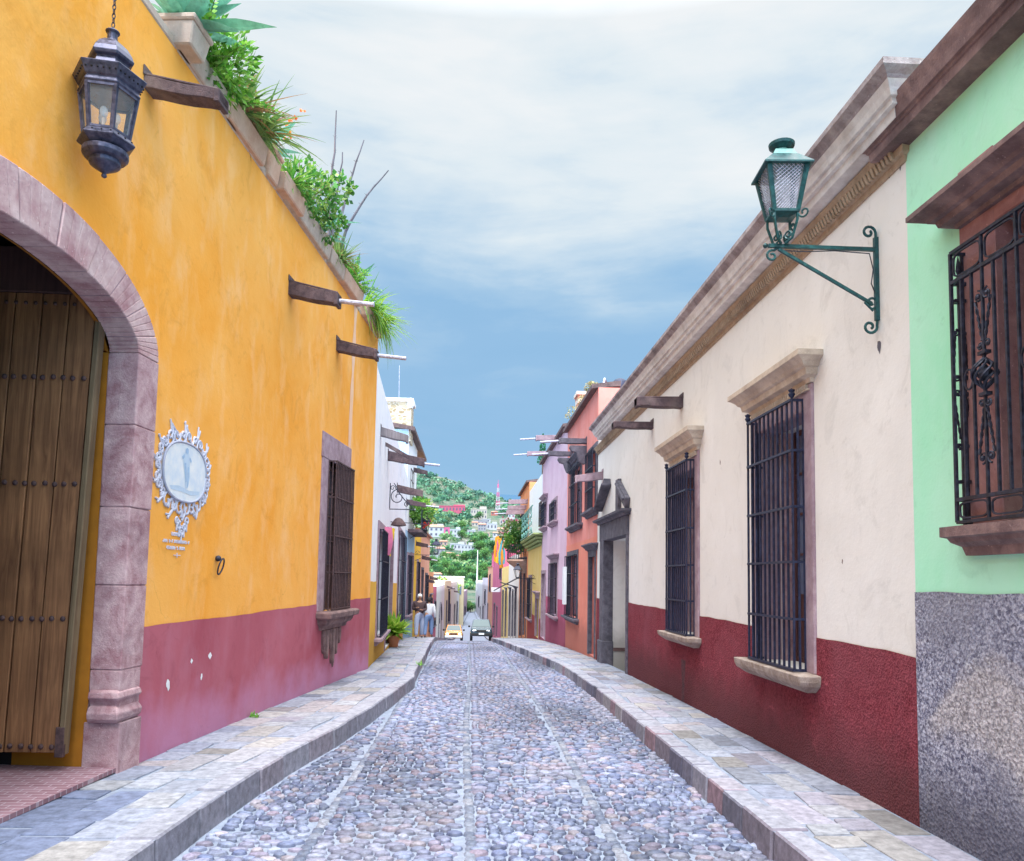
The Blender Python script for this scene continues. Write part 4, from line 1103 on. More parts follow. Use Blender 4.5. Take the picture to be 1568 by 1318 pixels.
for i in range(6):
    a0, a1 = R(8)+i*math.pi/3, R(8)+(i+1)*math.pi/3
    for j in range(6):
        f_ = (j+.5)/6; p = pp(.2235,.62,a0).lerp(pp(.2235,.62,a1), f_); q.sphere(p, .007, 6, 4)
        if j % 2: p = pp(.174,.244,a0).lerp(pp(.174,.244,a1), f_); q.sphere(p, .007, 6, 4)
q.build('vent_hole', M['dark'], lan)['kind'] = 'stuff'
# ================================================================== WHITE HOUSE (right)
random.seed(55)
def S_(px, py=885, n=0): return FR.px(px, py, n)[0]
def ZR(px, py, n=0): return FR.px(px, py, n)[1]
sg = S_(1398, 730); se = S_(915, 800)
k1 = 4.0
G1, Z1 = S_(1237, 900), S_(1147, 900, .116)
W1 = (G1, Z1, ZR(1216, 1030, .116), ZR(1216, 608, .116))
W2 = (S_(1066, 900), S_(1020, 900, .12), ZR(1050, 975, .12), ZR(1050, 703, .12))
D1 = (S_(960, 900), S_(936, 900)); 
dz1 = ZR(948, 822); 
ZW = ZR(1387, 222)  # wall top under cornice
zwd = lambda s: interp([(sg, ZR(1408, 1006)), (S_(962, 922), ZR(962, 922)), (se, ZR(962, 922)-.02)], s)
w1h = Hole(W1[0]+.0, W1[1]-.0, W1[2]+.0, W1[3]-.10, None, .45); w2h = Hole(W2[0], W2[1], W2[2], W2[3]-.08, None, .45)
dpr = onY  # alias
doorh = Hole(S_(961,900), S_(917,900), -1, dz1, None, .01)
wh = house('white_house', 'long cream house with maroon roughcast foot, moulded cornice and two tall barred windows', FR, sg, se, ZW+.22, M['cream'], [w1h, w2h, Hole(S_(961,900), S_(930,900)+.25, -1, dz1, None, .9)], zwd, M['maroon'], depth=8)
# cornice
q = MB(); z = ZW - .02
prof = [(0, z+.07), (.02, z+.07), (.16, z+.10), (.17, z+.16), (.20, z+.165), (.205, z+.20), (.225, z+.205), (.235, z+.25), (.26, z+.29), (0, z+.30)]
cap = [(0, z+.29), (.262, z+.29), (.27, z+.31), (.305, z+.335), (.315, z+.345), (.315, z+.385), (0, z+.41)]
q.moulding(FR, [(sg-.01, -3), (sg-.01, .0), (se-1.0, .0), (se-1.0, -.3)], prof); q.build('cornice', M['cornice_light'], wh)
q = MB(); q.moulding(FR, [(sg-.01, -3), (sg-.01, .0), (se-1.0, .0), (se-1.0, -.3)], cap); q.build('cornice_cap', stone('stained_cap', (.20,.15,.16), (.46,.40,.41), 5, .6, (.07,.05,.06), .7), wh)
q = MB(); q.moulding(FR, [(sg+.001, -.1), (sg+.001, .0), (se-.02, .0), (se-.02, -.1)], [(0, z-.09), (.012, z-.09), (.02, z-.05), (.045, z-.04), (.05, z+.01), (.07, z+.03), (.085, z+.068), (0, z+.068)])
s = sg + .05
while s < se - .1:
    st_ = .045 if s < sg+4 else .07
    q.hexa([FR.P(s,z-.045,.03),FR.P(s+st_*.55,z-.045,.03),FR.P(s+st_*.55,z-.045,.062),FR.P(s,z-.045,.062),FR.P(s+st_*.3,z+.02,.04),FR.P(s+st_*.85,z+.02,.04),FR.P(s+st_*.85,z+.02,.078),FR.P(s+st_*.3,z+.02,.078)]); s += st_
q.build('carved_band', M['cornice_band'], wh)
q = MB()
for i in range(44):
    s = sg + .1 + i*.27; q.tube([FR.P(s, z+.41, .2), FR.P(s+.2, z+.43+U(0,.03), .24)], U(.01,.02), 4)
q.build('roof_edge_rubble', M['dark_tile'], wh)
q = MB(); q.fb(FR, sg-.01, sg+.35, z+.41, z+.46, -.6, -.1); q.tube([FR.P(sg-.05,z+.45,-.15), FR.P(sg+.3,z+.5,-.05)], .03, 8); q.build('roof_drain', M['galv'], wh)
M['sill_stone'] = stone('worn_sill', (.26,.19,.15), (.50,.42,.38), 9, .9, (.10,.06,.05), .6)
def big_window(W, jpx, hd, sl, nb, rails, right_shut):
    s0, s1, z0, z1 = W; jw = .16
    m_ = MB(); m_.fb(FR, s0-jw, s0+.006, z0, z1+.06, -.2, .022); m_.fb(FR, s1-.006, s1+jw, z0, z1+.06, -.2, .022); m_.fb(FR, s0-jw-.001, s1+jw+.001, z1-.11, hd[0]+.0, -.2, .024)
    win = m_.build('window', M['mauve_stone'], wh, bevel=.012)
    # deep stone reveal
    q = MB(); q.fb(FR, s1-.05, s1+.0, z0, z1-.1, -.45, -.2); q.fb(FR, s0, s0+.03, z0, z1-.1, -.45, -.2); q.build('reveal', M['purple_stone'], win)
    leafset(win, FR, s0+.03, s1-.05, z0, z1-.1, -.30, M['shutter_wood'], M['window_glass'], 4, 2, .28)
    # half open inner shutter standing against the near side
    q = MB(); a = s0+.06
    q.fb(FR, a, a+.3, z0+.02, z1-.16, -.285, -.265)
    for zz in (.04, .30, .56, .80): q.fb(FR, a+.04, a+.26, z0+(z1-z0)*zz, z0+(z1-z0)*(zz+.16), -.265, -.25)
    q.build('shutter', M['shutter_wood'], win, bevel=.004)
    hood(FR, s0-jw, s1+jw, hd[0], hd[1], hd[2], -.02, M['beige_stone'], win)
    q = MB(); s = s0-.1
    while s < s1+.1: q.fb(FR, s, s+.022, hd[0]-.045, hd[0]-.008, .02, .05); s += .042
    q.fb(FR, s0-.13, s1+.13, hd[0]-.06, hd[0]-.044, .02, .045); q.build('dentil', M['beige_stone'], win)['kind'] = 'stuff'
    q = MB(); zz = sl[0]
    q.moulding(FR, [(s0-jw+.10, -.25), (s0-jw+.10, .0), (s1+jw-.08, .0), (s1+jw-.08, -.25)], [(0, sl[1]+.03), (.08, sl[1]+.03), (.16, sl[1]+.085), (.175, zz-.05), (.18, zz), (0, zz+.01)])
    q.build('sill', M['sill_stone'], win, bevel=.006)
    box_grille(FR, s0+.0, s1, z0+.015, z1, .118, nb, rails, .0115, M['blue_iron'], win, side=2, finials=True)
    return win
r1 = [ZR(1216, y, .116) for y in (1026, 948, 860, 775, 688)] + [W1[3]-.012]
big_window(W1, 0, (ZR(1240, 588), ZR(1217, 537, .2), .2), (W1[2], W1[2]-.17), 11, r1, 0)
r2 = [ZR(1050, y, .12) for y in (972, 920, 865, 808, 750)] + [W2[3]-.012]
big_window(W2, 0, (ZR(1068, 690), ZR(1057, 648, .2), .2), (W2[2], W2[2]-.15), 11, r2, 0)
# old spouts
for (px, py, pn, h) in ((1044, 618, .62, .13), (999, 653, .62, .09)):
    s, z_ = FR.px(px, py); spout(wh, FR, s, z_-h/2, pn, h, .15, -.01, 0)
# portal with broken pediment
pd = thing('dark_stone_portal', 'dark stone doorway with a broken pediment in the cream house', 'doorway', FR.P((doorh.s0+doorh.s1)/2, FR.g(doorh.s0)+.15, 0))
a, b = doorh.s0, S_(930, 900)+.25
q = MB(); zg = FR.g(a)+.1
q.fb(FR, b-.012, b+.42, zg-.1, dz1, -.16, .05)
q.fb(FR, b-.03, b+.46, zg-.1, zg+.45, -.17, .08)
q.build('pilaster', M['dark_stone'], pd, bevel=.012)
q = MB(); q.fb(FR, a-.10, a+.006, zg-.1, dz1, -.16, .04); q.build('pilaster', M['dark_stone'], pd, bevel=.012)
q = MB(); q.fb(FR, a-.12, b+.45, dz1-.006, dz1+.34, -.16, .055); q.build('lintel', M['dark_stone'], pd, bevel=.01)
q = MB(); zc = dz1+.34
q.moulding(FR, [(a-.14, -.03), (a-.14, .02), (b+.47, .02), (b+.47, -.03)], [(0, zc), (.06, zc), (.08, zc+.04), (.15, zc+.06), (.16, zc+.10), (0, zc+.11)]); q.build('cornice', M['dark_stone'], pd)
q = MB(); zp = zc+.11; mid = (a+b)/2+.1
def slant(s0_, z0_, s1_, z1_, w_, n1): 
    d = Vector((s1_-s0_, z1_-z0_)).normalized(); nn = Vector((-d.y, d.x))*w_
    q.hexa([FR.P(s0_,z0_,.001),FR.P(s1_,z1_,.001),FR.P(s1_,z1_,n1),FR.P(s0_,z0_,n1),FR.P(s0_+nn.x,z0_+nn.y,.001),FR.P(s1_+nn.x,z1_+nn.y,.001),FR.P(s1_+nn.x,z1_+nn.y,n1),FR.P(s0_+nn.x,z0_+nn.y,n1)])
slant(a-.12, zp, a+.75, zp+.42, .20, .09); slant(a-.10, zp+.14, a+.62, zp+.50, .05, .13)
q.fb(FR, a+.62, a+.86, zp+.02, zp+.62, .001, .07)
q.build('broken_pediment', M['dark_stone'], pd, bevel=.01); q = MB()
slant(b+.40, zp+.18, b-.6, zp+.60, -.18, .14); slant(b+.46, zp+.22, b-.6, zp+.66, .05, .2)
q.build('broken_pediment', M['dark_stone'], pd, bevel=.01)
q = MB(); q.fb(FR, a, b, zg-.1, dz1-.01, -.9, -.86); q.build('door_leaf', M['cream'], pd)
q = MB(); q.fb(FR, b-.02, b+.001, zg+.25, zg+.32, -.86, -.16); q.fb(FR, a+.05, b-.03, zg+.05, zg+.12, -.86, -.75); q.build('ledge', M['brown_stone'], pd)
# drip stain below window 2
q = MB(); s_, z_ = FR.px(1047, 1010); q.poly([FR.P(s_-.12, z_, .0085), FR.P(s_+.1, z_, .0085), FR.P(s_+.06, z_-.3, .0085), FR.P(s_+.09, z_-.62, .0085), FR.P(s_-.05, z_-.62, .0085), FR.P(s_-.07, z_-.25, .0085)])
q.build('damp_stain', stone('damp_stain', (.05,.012,.02), (.14,.04,.055), 14, .8), wh)

# ================================================================== GREEN HOUSE (right, near)
zg0 = ZR(1405, 905)
GW = (S_(1500, 620)-1.15, S_(1487, 620), ZR(1470, 803, .09), ZR(1462, 385, .09))
gh = house('green_house', 'mint green house with grey pebble-dash foot and an ornate barred window at the right edge', FR, 1.0, sg, ZR(1387, 223)+.1, M['mint'], [Hole(GW[0], S_(1478,600)-.02, GW[2], GW[3]+.1, None, .5)], zg0, M['pebbledash'], depth=7)
q = MB(); z = ZR(1387, 223) - .0
prof = [(0, z-.02), (.12, z+.0), (.125, z+.055), (.135, z+.06), (.14, z+.075), (.155, z+.08), (.165, z+.14), (.18, z+.19), (.185, z+.215), (0, z+.23)]
q.moulding(FR, [(.9, -.3), (.9, .0), (sg+.10, .0), (sg+.10, -.05)], prof); q.build('cornice', M['brown_stone'], gh)
wn = MB(); es = S_(1478, 600)
wn.fb(FR, es-.30, es, GW[2], GW[3]+.5, -.42, .012); wn.fb(FR, GW[0]-.28, GW[0], GW[2], GW[3]+.5, -.42, .012); wn.fb(FR, GW[0]-.28, es, GW[3]+.08, ZR(1475,350)+.02, -.42, .010)
win = wn.build('window', M['terracotta_stone'], gh, bevel=.006)
leafset(win, FR, GW[0], es-.30, GW[2], GW[3]+.08, -.25, M['shutter_wood'], M['glass'], 4, 2, .25)
hood(FR, GW[0]-.28, es, ZR(1475, 350), ZR(1398, 330, .2), .22, -.05, M['brown_stone'], win)
sill(FR, GW[0]-.2, es+.02, ZR(1470,850,.1), GW[2]-.01, .13, -.09, M['brown_stone'], win)
# ornate grille
gm = MB(); A, B = GW[0]-.1, S_(1462, 600, .09); n = .095; Zt = GW[3]; Zr1 = ZR(1462, 432, .09); Zr2 = ZR(1470, 765, .09); Zb = GW[2]+.012
def rail(z_, r_=.011): gm.tube([FR.P(B,z_,-.02), FR.P(B,z_,n), FR.P(B-.002,z_,n), FR.P(A,z_,n), FR.P(A,z_,-.02)], r_, 4)
for z_, r_ in ((Zt,.012),(Zr1,.014),(Zr2,.014),(Zb,.012)): rail(z_, r_)
s = B; i = 0; sp_ = .088; up = Vector((0,0,1)); tt = FR.t; dirs = -tt
while s > A - .01:
    gm.bar(FR.P(s, Zb if i%3==0 else Zr2, n), FR.P(s, Zt if i%3==0 else Zr1, n), .0075 if i else .009)
    s -= sp_; i += 1
gm.bar(FR.P(B, Zb, .03), FR.P(B, Zt, .03), .008)
s = B - .01
while s > A:   # rounded rectangles between the double rails
    for (za, zb2) in ((Zr1+.02, Zt-.02), (Zb+.02, Zr2-.02)):
        c = FR.P(s-sp_*1.5, (za+zb2)/2, n); a_, b_ = sp_*1.3, (zb2-za)/2
        gm.tube([c + dirs*sup(a_, b_, t_, 5)[0] + up*sup(a_, b_, t_, 5)[1] for t_ in [k*2*math.pi/28 for k in range(29)]], .0065, 4, cap=False)
    s -= sp_*3
def twist(p, q_, r_=.008):
    p, q_ = Vector(p), Vector(q_); d = (q_-p).normalized(); a_ = d.cross(FR.n).normalized(); L_ = (q_-p).length; m_ = int(L_/.012)
    for ph in (0, math.pi): gm.tube([p + d*L_*k/m_ + (a_*math.cos(k*.9+ph) + FR.n*math.sin(k*.9+ph))*r_*.6 for k in range(m_+1)], r_*.6, 4)
def ornament(s, side):
    zc = (Zr1+Zr2)/2 + .03; F_ = lambda ds, z_, dn=0: FR.P(s+ds, z_, n+dn) if not side else FR.P(B+.002, z_, .05+ds)
    ud = FR.t if not side else FR.n
    def c_(ds, z_, r_, sg_, a0): 
        gm.tube([F_(ds, z_) + ud*math.cos(a0+sg_*t_*2.3*math.pi)*r_*(1-.7*t_) + up*math.sin(a0+sg_*t_*2.3*math.pi)*r_*(1-.7*t_) for t_ in [k/16 for k in range(17)]], .006, 5)
        gm.sphere(F_(ds, z_), r_*.42, 6, 4)
    w_ = .055 if side else .07
    if not side:
        for sgn in (-1, 1):
            c_(sgn*.035, zc+.42, .033, sgn, math.pi/2); twist(F_(sgn*.06, zc+.40), F_(sgn*.012, zc+.18)); c_(sgn*.028, zc+.155, .022, -sgn, 0)
            c_(sgn*.028, zc-.155, .022, sgn, 0); twist(F_(sgn*.012, zc-.18), F_(sgn*.06, zc-.42)); c_(sgn*.035, zc-.44, .033, -sgn, -math.pi/2)
        # basket ball
        for k in range(9):
            ph = k*2*math.pi/9
            gm.tube([F_(0, zc) + ud*math.cos(ph+t_*2.6)*.062*math.sin(t_*math.pi) + FR.n*math.sin(ph+t_*2.6)*.062*math.sin(t_*math.pi) + up*(t_-.5)*.17 for t_ in [j/12 for j in range(13)]], .007, 5)
        gm.sphere(F_(0, zc), .03, 8, 6, (1,1,1.3))
        for dz_ in (.11, -.11): gm.fb(FR, s-.03, s+.03, zc+dz_-.009, zc+dz_+.009, n-.018, n+.018)
    else:
        gm.bar(F_(0, Zr1+.05), F_(0, Zb+.04), .008)
        for z_, d_ in ((Zr1+.05, 1), (Zb+.05, -1)):
            gm.lathe(F_(0, z_) if d_ > 0 else F_(0, z_-.10), [(.004,0),(.016,.03),(.012,.06),(.002,.11)] if d_ > 0 else [(.002,0),(.014,.05),(.016,.08),(.004,.1)], 6)
        for z_ in (Zr1-.10, Zr2+.10): gm.fb(FR, B-.018, B+.02, z_-.009, z_+.009, .02, .085)
        for sgn in (-1, 1):
            c_(sgn*.022, zc+.30, .02, sgn, math.pi/2); twist(F_(sgn*.028, zc+.28), F_(sgn*.04, zc+.07), .006); c_(sgn*.022, zc+.045, .02, -sgn, 0)
            c_(sgn*.022, zc-.045, .02, sgn, 0); twist(F_(sgn*.04, zc-.07), F_(sgn*.012, zc-.30), .006); c_(sgn*.022, zc-.34, .018, -sgn, -math.pi/2)
ornament(B, True)
s = B - sp_*3.0
k = 0
while s > A+.1:
    ornament(s, False); s -= sp_*5; k += 1
s = B - sp_*1.5
while s > A:
    gm.tube([FR.P(s, (Zr1+Zr2)/2+.03, n) + FR.t*.035*math.cos(t_) + up*.055*math.sin(t_) for t_ in [j*math.pi/8 for j in range(17)]], .006, 4, cap=False); s -= sp_*5
gm.build('grille', M['iron'], win)

# ================================================================== STREET LAMP (right bracket)
sl_, zl_ = FR.px(1345, 430); ztop = ZR(1345, 343); zbot = ZR(1345, 518)
lamp = thing('street_lamp', 'green scrolled wrought iron bracket lamp with a mesh lantern on the cream wall', 'street lamp', FR.P(sl_, zbot, 0))
P = lambda n_, z_: FR.P(sl_, z_, n_)
def nz(px, py): # n,z in the plane y = lamp plane
    p = onY(px, py, FR.P(sl_,0).y); return (2.75 - p.x, p.z)
un = FR.n; uz = Vector((0,0,1))
q = MB(); zarm0 = nz(1340, 382)[1]; nt_, zarm1 = nz(1172, 376)
q.bar(P(.012, zbot+.12), P(.012, ztop-.09), .016)
q.tube(scroll(P(.055, ztop-.06), un, uz, .05, 1.1, 0, 1, 18, .72)[::-1] + [P(.012, ztop-.10)] if False else [P(.012, ztop-.12), P(.014, ztop-.06)] + scroll(P(.062, ztop-.055), un, uz, .048, 1.15, math.pi, -1, 18, .72), .010, 6)
q.tube([P(.012, zbot+.15), P(.016, zbot+.08)] + scroll(P(.064, zbot+.075), un, uz, .05, 1.15, math.pi, 1, 18, .72), .010, 6)
q.build('wall_bar', M['green_iron'], lamp, smooth=False)
q = MB(); q.bar(P(.01, zarm0), P(nt_-.02, zarm1), .013)
q.bar(P(.05, nz(1340, 465)[1]), P(nt_-.09, zarm1-.02), .010)
nb_, zb2_ = nz(1330, 468)
q.tube([P(nt_-.09, zarm1-.01), P(nt_-.06, zarm1-.03)] + scroll(P(nt_-.045, zarm1-.07), un, uz, .04, 1.1, math.pi/2, -1, 16, .7), .009, 6)
q.tube([P(.1, nz(1315, 462)[1]), P(.04, nz(1340, 476)[1])] + scroll(P(.05, nz(1335, 463)[1]), un, uz, .045, 1.1, -math.pi/2, -1, 16, .72), .009, 6)
q.sphere(P(nt_, zarm1), .018, 8, 6)
q.build('arm', M['green_iron'], lamp, smooth=False)
# lantern
ln_ = (nz(1155, 300)[0] + nz(1240, 300)[0]) / 2; zb3 = nz(1205, 330)[1]; ze3 = nz(1205, 270)[1] + .03; ztp = nz(1200, 218)[1]
bn = nz(1208, 376)[0]; lcx, lcy = P(ln_, 0).x, P(ln_, 0).y
rot = R(-4)
def sq(r_, z_): return [Vector((lcx + r_*math.cos(rot+math.pi/4+k*math.pi/2), lcy + r_*math.sin(rot+math.pi/4+k*math.pi/2), z_)) for k in range(4)]
rb, rt = .115, .190
b4, t4 = sq(rb, zb3), sq(rt, ze3)
cg = MB(); me_ = MB(); gl_ = MB()
for k in range(4):
    a0, a1, c0, c1 = b4[k], b4[(k+1)%4], t4[k], t4[(k+1)%4]
    cg.tube([a0, c0], .015, 4); cg.tube([a0, a1], .013, 4); cg.tube([c0, c1], .016, 4)
    for f_ in (.06, .94): cg.tube([a0.lerp(a1,f_), c0.lerp(c1,f_)], .010, 4)
    def pt(u_, v_): return (a0.lerp(a1, u_)).lerp(c0.lerp(c1, u_), v_)
    m_ = 9
    for i in range(-m_, m_+1):
        for dr in (1, -1):
            pts = []
            for j in range(15):
                v_ = j/14; u_ = (i/m_ + v_*1.5) if dr > 0 else (i/m_ + 1 + .5 - v_*1.5)
                if .08 <= u_ <= .92: pts.append(pt(u_, v_))
            if len(pts) > 1: me_.tube([pts[0], pts[-1]], .0022, 3, cap=False)
    gl_.poly([pt(.06,.02), pt(.94,.02), pt(.94,.98), pt(.06,.98)])
cage = cg.build('cage', M['green_iron'], lamp); me_.build('mesh_panel', M['galv'], cage); gl_.build('pane', M['lampglass'], cage)
q = MB(); e4, m4, n4 = sq(rt+.042, ze3+.0), sq(rt*.62, ze3+.09), sq(rt*.5, ze3+.11)
q.hexa(list(sq(rt+.042, ze3-.012)) + list(e4)); q.hexa(e4 + m4); 
q.build('roof', M['green_iron'], lamp)
q = MB(); q.hexa(sq(rt*.60, ze3+.088) + sq(rt*.44, ze3+.135)); q.lathe((lcx, lcy, 0), [(.05, ze3+.13), (.045, ze3+.17)], 14); q.build('chimney', M['green_pale'], lamp)
q = MB(); q.lathe((lcx, lcy, 0), [(.05, ztp-.06), (.085, ztp-.035), (.088, ztp-.015), (.05, ztp), (.01, ztp+.003)], 20); q.build('cap', M['green_iron'], lamp, smooth=False)
q = MB(); q.lathe((lcx, lcy, 0), [(.05, zb3+.05), (.055, zb3+.2), (.06, zb3+.24)], 14); q.build('lamp_tube', M['bulb'], lamp, smooth=True)
q = MB()
for k in range(4):
    p0 = sq(rb*.95, zb3-.01)[k]; base = P(bn, zarm1+.03); out = (p0 - Vector((lcx,lcy,p0.z))).normalized()
    q.tube([p0, p0+Vector((0,0,-.05)), Vector((lcx,lcy,zarm1+.04)) + out*.07, Vector((lcx,lcy,zarm1+.015)) + out*.02], .010, 5)
    q.tube(scroll(Vector((lcx,lcy,zarm1+.07)) + out*.045, out, uz, .032, 1.1, -math.pi/2, -1, 12, .7), .007, 5)
    if k in (0, 2, 3): q.tube(scroll(p0+out*.045+Vector((0,0,-.015)), out, uz, .038, 1.1, math.pi, 1, 14, .7), .007, 5)
q.lathe((lcx,lcy,0), [(.05, zb3-.03), (.12, zb3-.012), (.125, zb3)], 4, rot+math.pi/4)
q.build('scroll_support', M['green_iron'], lamp)
q = MB(); cw = [P(.02, zl_-.1), P(.05, zl_-.02), P(.035, zl_+.08), P(.06, zarm0-.03), P(.3, zarm0-.02), P(.5, zarm1-.03), P(nt_-.1, zarm1-.03)]
q.tube(cw, .004, 4); q.build('cable', M['iron'], lamp)

# marks on the cream wall
random.seed(8)
for (px, py, r_, mt) in ((1346, 530, .035, 'dark_stone'), (1362, 266, .02, 'dark_stone'), (1334, 276, .025, 'brown_stone'), (1379, 255, .015, 'dark_stone'), (1103, 708, .02, 'brown_stone'), (1290, 860, .012, 'brown_stone')):
    s, z = FR.px(px, py); q = MB(); q.poly([FR.P(s+r_*U(.5,1.1)*math.cos(k*.7), z+r_*U(.7,2.2)*math.sin(k*.7), .0015) for k in range(9)]); q.build('plaster_chip', M[mt], wh)
# ================================================================== far houses, left
random.seed(77)
def dy(F, px, y=885, n=0): return F.px(px, y, n)[0]
def rect(F, x0, x1, yt, yb):
    a, b = dy(F, x0), dy(F, x1); m = (x0+x1)/2
    s0, s1 = min(a, b), max(a, b); return s0, s1, F.px(m, yb)[1], F.px(m, yt)[1]
def holes_of(rs, d=.2): return [Hole(r[0], r[1], r[2], r[3], None, d) for r in rs]
r1_ = rect(FW, 577, 588, 812, 968); r2_ = rect(FW, 591, 600, 818, 1010); r3_ = rect(FW, 608, 617, 815, 955)
gz = lambda F, s: F.g(s) + .2
r2_ = (r2_[0], r2_[1], gz(FW, r2_[0]), r2_[3])
w2 = house('white_house', 'white house with ochre foot just past the yellow house', FW, 0, FW.len, lambda s: 5.45-.0*s, M['white'], holes_of([r1_, r2_, r3_]), lambda s: FW.px(590, 888)[1]-.012*s, M['ochre'], depth=6)
far_window(w2, FW, *r1_, fm='mauve_stone', fw=.16, hd=False, wm='dark_wood'); far_window(w2, FW, *r2_, fm='mauve_stone', fw=.14, hd=False, sl=False, gr=False, kind='doorway', wm='dark_wood'); far_window(w2, FW, *r3_, fm='mauve_stone', fw=.14, hd=False)
for (px, py, ln, pipe, h) in ((583, 661, .55, .0, .16), (594, 698, .85, .35, .20), (608, 748, .75, 0, .2)):
    s, z = FW.px(px, py); spout(w2, FW, s, z-h/2, ln, h, .16, .12, pipe, 'spout' if py > 690 else 'grey_wood')
s, z = FW.px(590, 682); q = MB(); q.hexa([FW.P(s,z,0),FW.P(s+.1,z,0),FW.P(s+.1,z-.32,.6),FW.P(s,z-.32,.6),FW.P(s,z+.08,0),FW.P(s+.1,z+.08,0),FW.P(s+.1,z-.24,.6),FW.P(s,z-.24,.6)]); q.build('brace', M['spout'], w2)
q = MB(); 
for k in range(9):
    s, z = FW.px(U(600, 618), U(690, 760)); q.poly([FW.P(s+U(-.1,.1), z+U(-.3,.3), .003) for _ in range(3)])
q.build('bare_patch', M['planter'], w2)
# iron scroll bracket
s, z = FW.px(596, 778); t = thing('scroll_bracket', 'empty black iron scroll bracket on the white house above the doorway with ribbons', 'bracket', FW.P(s, z, 0))
q = MB(); q.bar(FW.P(s, z-.02, 0), FW.P(s, z-.02, .62), .012); q.bar(FW.P(s, z, .01), FW.P(s, z+.62, .01), .012)
q.tube([FW.P(s, z+.62, .1)]+scroll(FW.P(s, z+.28, .2), FW.n, uz, .19, 1.3, math.pi/2, 1, 24, .8), .012, 5); q.tube([FW.P(s, z+.5, .14), FW.P(s, z+.2, .38), FW.P(s, z, .6)], .012, 5)
q.tube(scroll(FW.P(s, z+.1, .42), FW.n, uz, .08, 1.2, 0, 1, 14, .8), .01, 5); q.tube(scroll(FW.P(s, z+.5, .07), FW.n, uz, .07, 1.2, 0, 1, 14, .8), .01, 5); q.build('scrollwork', M['iron'], t)
s, z = FW.px(598, 800); t = thing('wall_lamp', 'dark hooded lamp on a thin arm above the doorway of the white house', 'lamp', FW.P(s, z, 0))
q = MB(); q.lathe(FW.P(s, z-.1, .2), [(.03,0),(.2,.03),(.17,.1),(.09,.2),(.03,.23)], 10); q.build('shade', M['rust_iron'], t); q = MB(); q.bar(FW.P(s, z+.02, 0), FW.P(s, z-.02, .95), .010); q.build('arm', M['iron'], t)
# ribbons in the doorway
s, z = FW.px(594, 815, .08); t = thing('door_ribbons', 'pink and yellow cloth bunting hanging in the doorway of the white house', 'bunting', FW.P(s, z, .08))
for k, (c, dx) in enumerate((('pink', -.35), ('yellow', .0), ('pink', .25), ('yellow', .5))):
    q = MB(); b = FW.P(s+dx, z+.1, .1)
    pts = [b + Vector((0,0,-.62*f_)) + FW.n*(.05*math.sin(f_*3+k)) + FW.t*(.12*f_) for f_ in [i/8 for i in range(9)]]
    q.cur = (.75,.2,.35) if c == 'pink' else (.85,.6,.03)
    strip(q, pts, [.10-.05*f_ for f_ in [i/8 for i in range(9)]], (FW.t*.6+FW.n*.8).normalized(), q.cur, .2); q.build('ribbon', M['attr'], t)
# blue house
b0, b1 = 0.02, 35-30
bh_r = rect(FX, 624, 629, 712, 765); bl_r = rect(FX, 622.5, 626.5, 850, 940); bl2 = rect(FX, 628, 632, 850, 950)
bh = house('blue_house', 'tall pale blue house behind the white house with a balcony of plants', FX, b0, b1, 7.25, M['sky'], holes_of([bl_r, bl2]), None, None, depth=5)
q = MB(); q.fb(FX, b0, b1+.0, FX.px(627,815)[1], 7.24, .0, .012); q.build('upper_wall', M['white'], bh)
q = MB(); q.hexa([FX.P(-.1,7.2,.25),FX.P(b1+3.2,7.2,.25),FX.P(b1+3.2,7.6,-2.5),FX.P(-.1,7.6,-2.5),FX.P(-.1,7.34,.25),FX.P(b1+3.2,7.34,.25),FX.P(b1+3.2,7.8,-2.5),FX.P(-.1,7.8,-2.5)]); q.build('eave', M['dark_tile'], bh)
far_window(bh, FX, *bl_r, fm='mauve_stone', hd=False); far_window(bh, FX, *bl2, fm='mauve_stone', hd=False, sl=False, kind='doorway', gr=False)
far_window(bh, FX, bh_r[0], bh_r[1], bh_r[2], bh_r[3], fm='grey_wood', hd=False, gr=False, surround=False, rec=-.03)
q = MB(); q.box(-3.5, -2.42, 30.1, 31.3, 6.8, 8.35); q.build('rubble_turret', M['rubble'], bh); q = MB(); q.box(-3.6,-2.34,30.0,31.4,8.35,8.47); q.lathe((-2.45,30.15,8.1),[(.08,0),(.14,.1),(.14,.3),(.05,.4)],10); q.build('turret_cap', M['white'], bh)
q = MB(); q.bar((-2.95,30.6,8.4), (-2.97,30.6,9.9), .012); q.build('antenna', M['galv'], bh)
for (px, py, ln, pipe) in ((622, 768, .75, .5), (633, 719, .6, 0)):
    s, z = FX.px(px, py); spout(bh, FX, s, z-.1, ln, .18, .16, .1, pipe, 'spout')
# balcony of plants on the blue house
s, z = FX.px(628, 815); t = thing('balcony_planter', 'balcony shelf crowded with leafy plants and red and pink blooms over the blue wall', 'balcony', FX.P(s, z, .3))
q = MB(); q.fb(FX, s-1.3, s+2.6, z-.06, z+.06, 0, .55); q.build('shelf', M['spout'], t)
q = MB()
for i in range(14): q.bar(FX.P(s-1.3+i*.3, z+.06, .53), FX.P(s-1.3+i*.3, z+1.0, .53), .01)
q.bar(FX.P(s-1.3, z+1.0, .53), FX.P(s+2.6, z+1.0, .53), .014); q.build('railing', M['iron'], t)
q = MB(); bush(q, FX.P(s+.2, z+.95, .35), .55, 600, .05, .14, 'jade'); bush(q, FX.P(s+1.4, z+.9, .35), .6, 600, .05, .14, 'lime'); bush(q, FX.P(s-.7, z+.9, .3), .4, 400, .05, .12, 'fern'); q.build('foliage', M['leaf'], t)
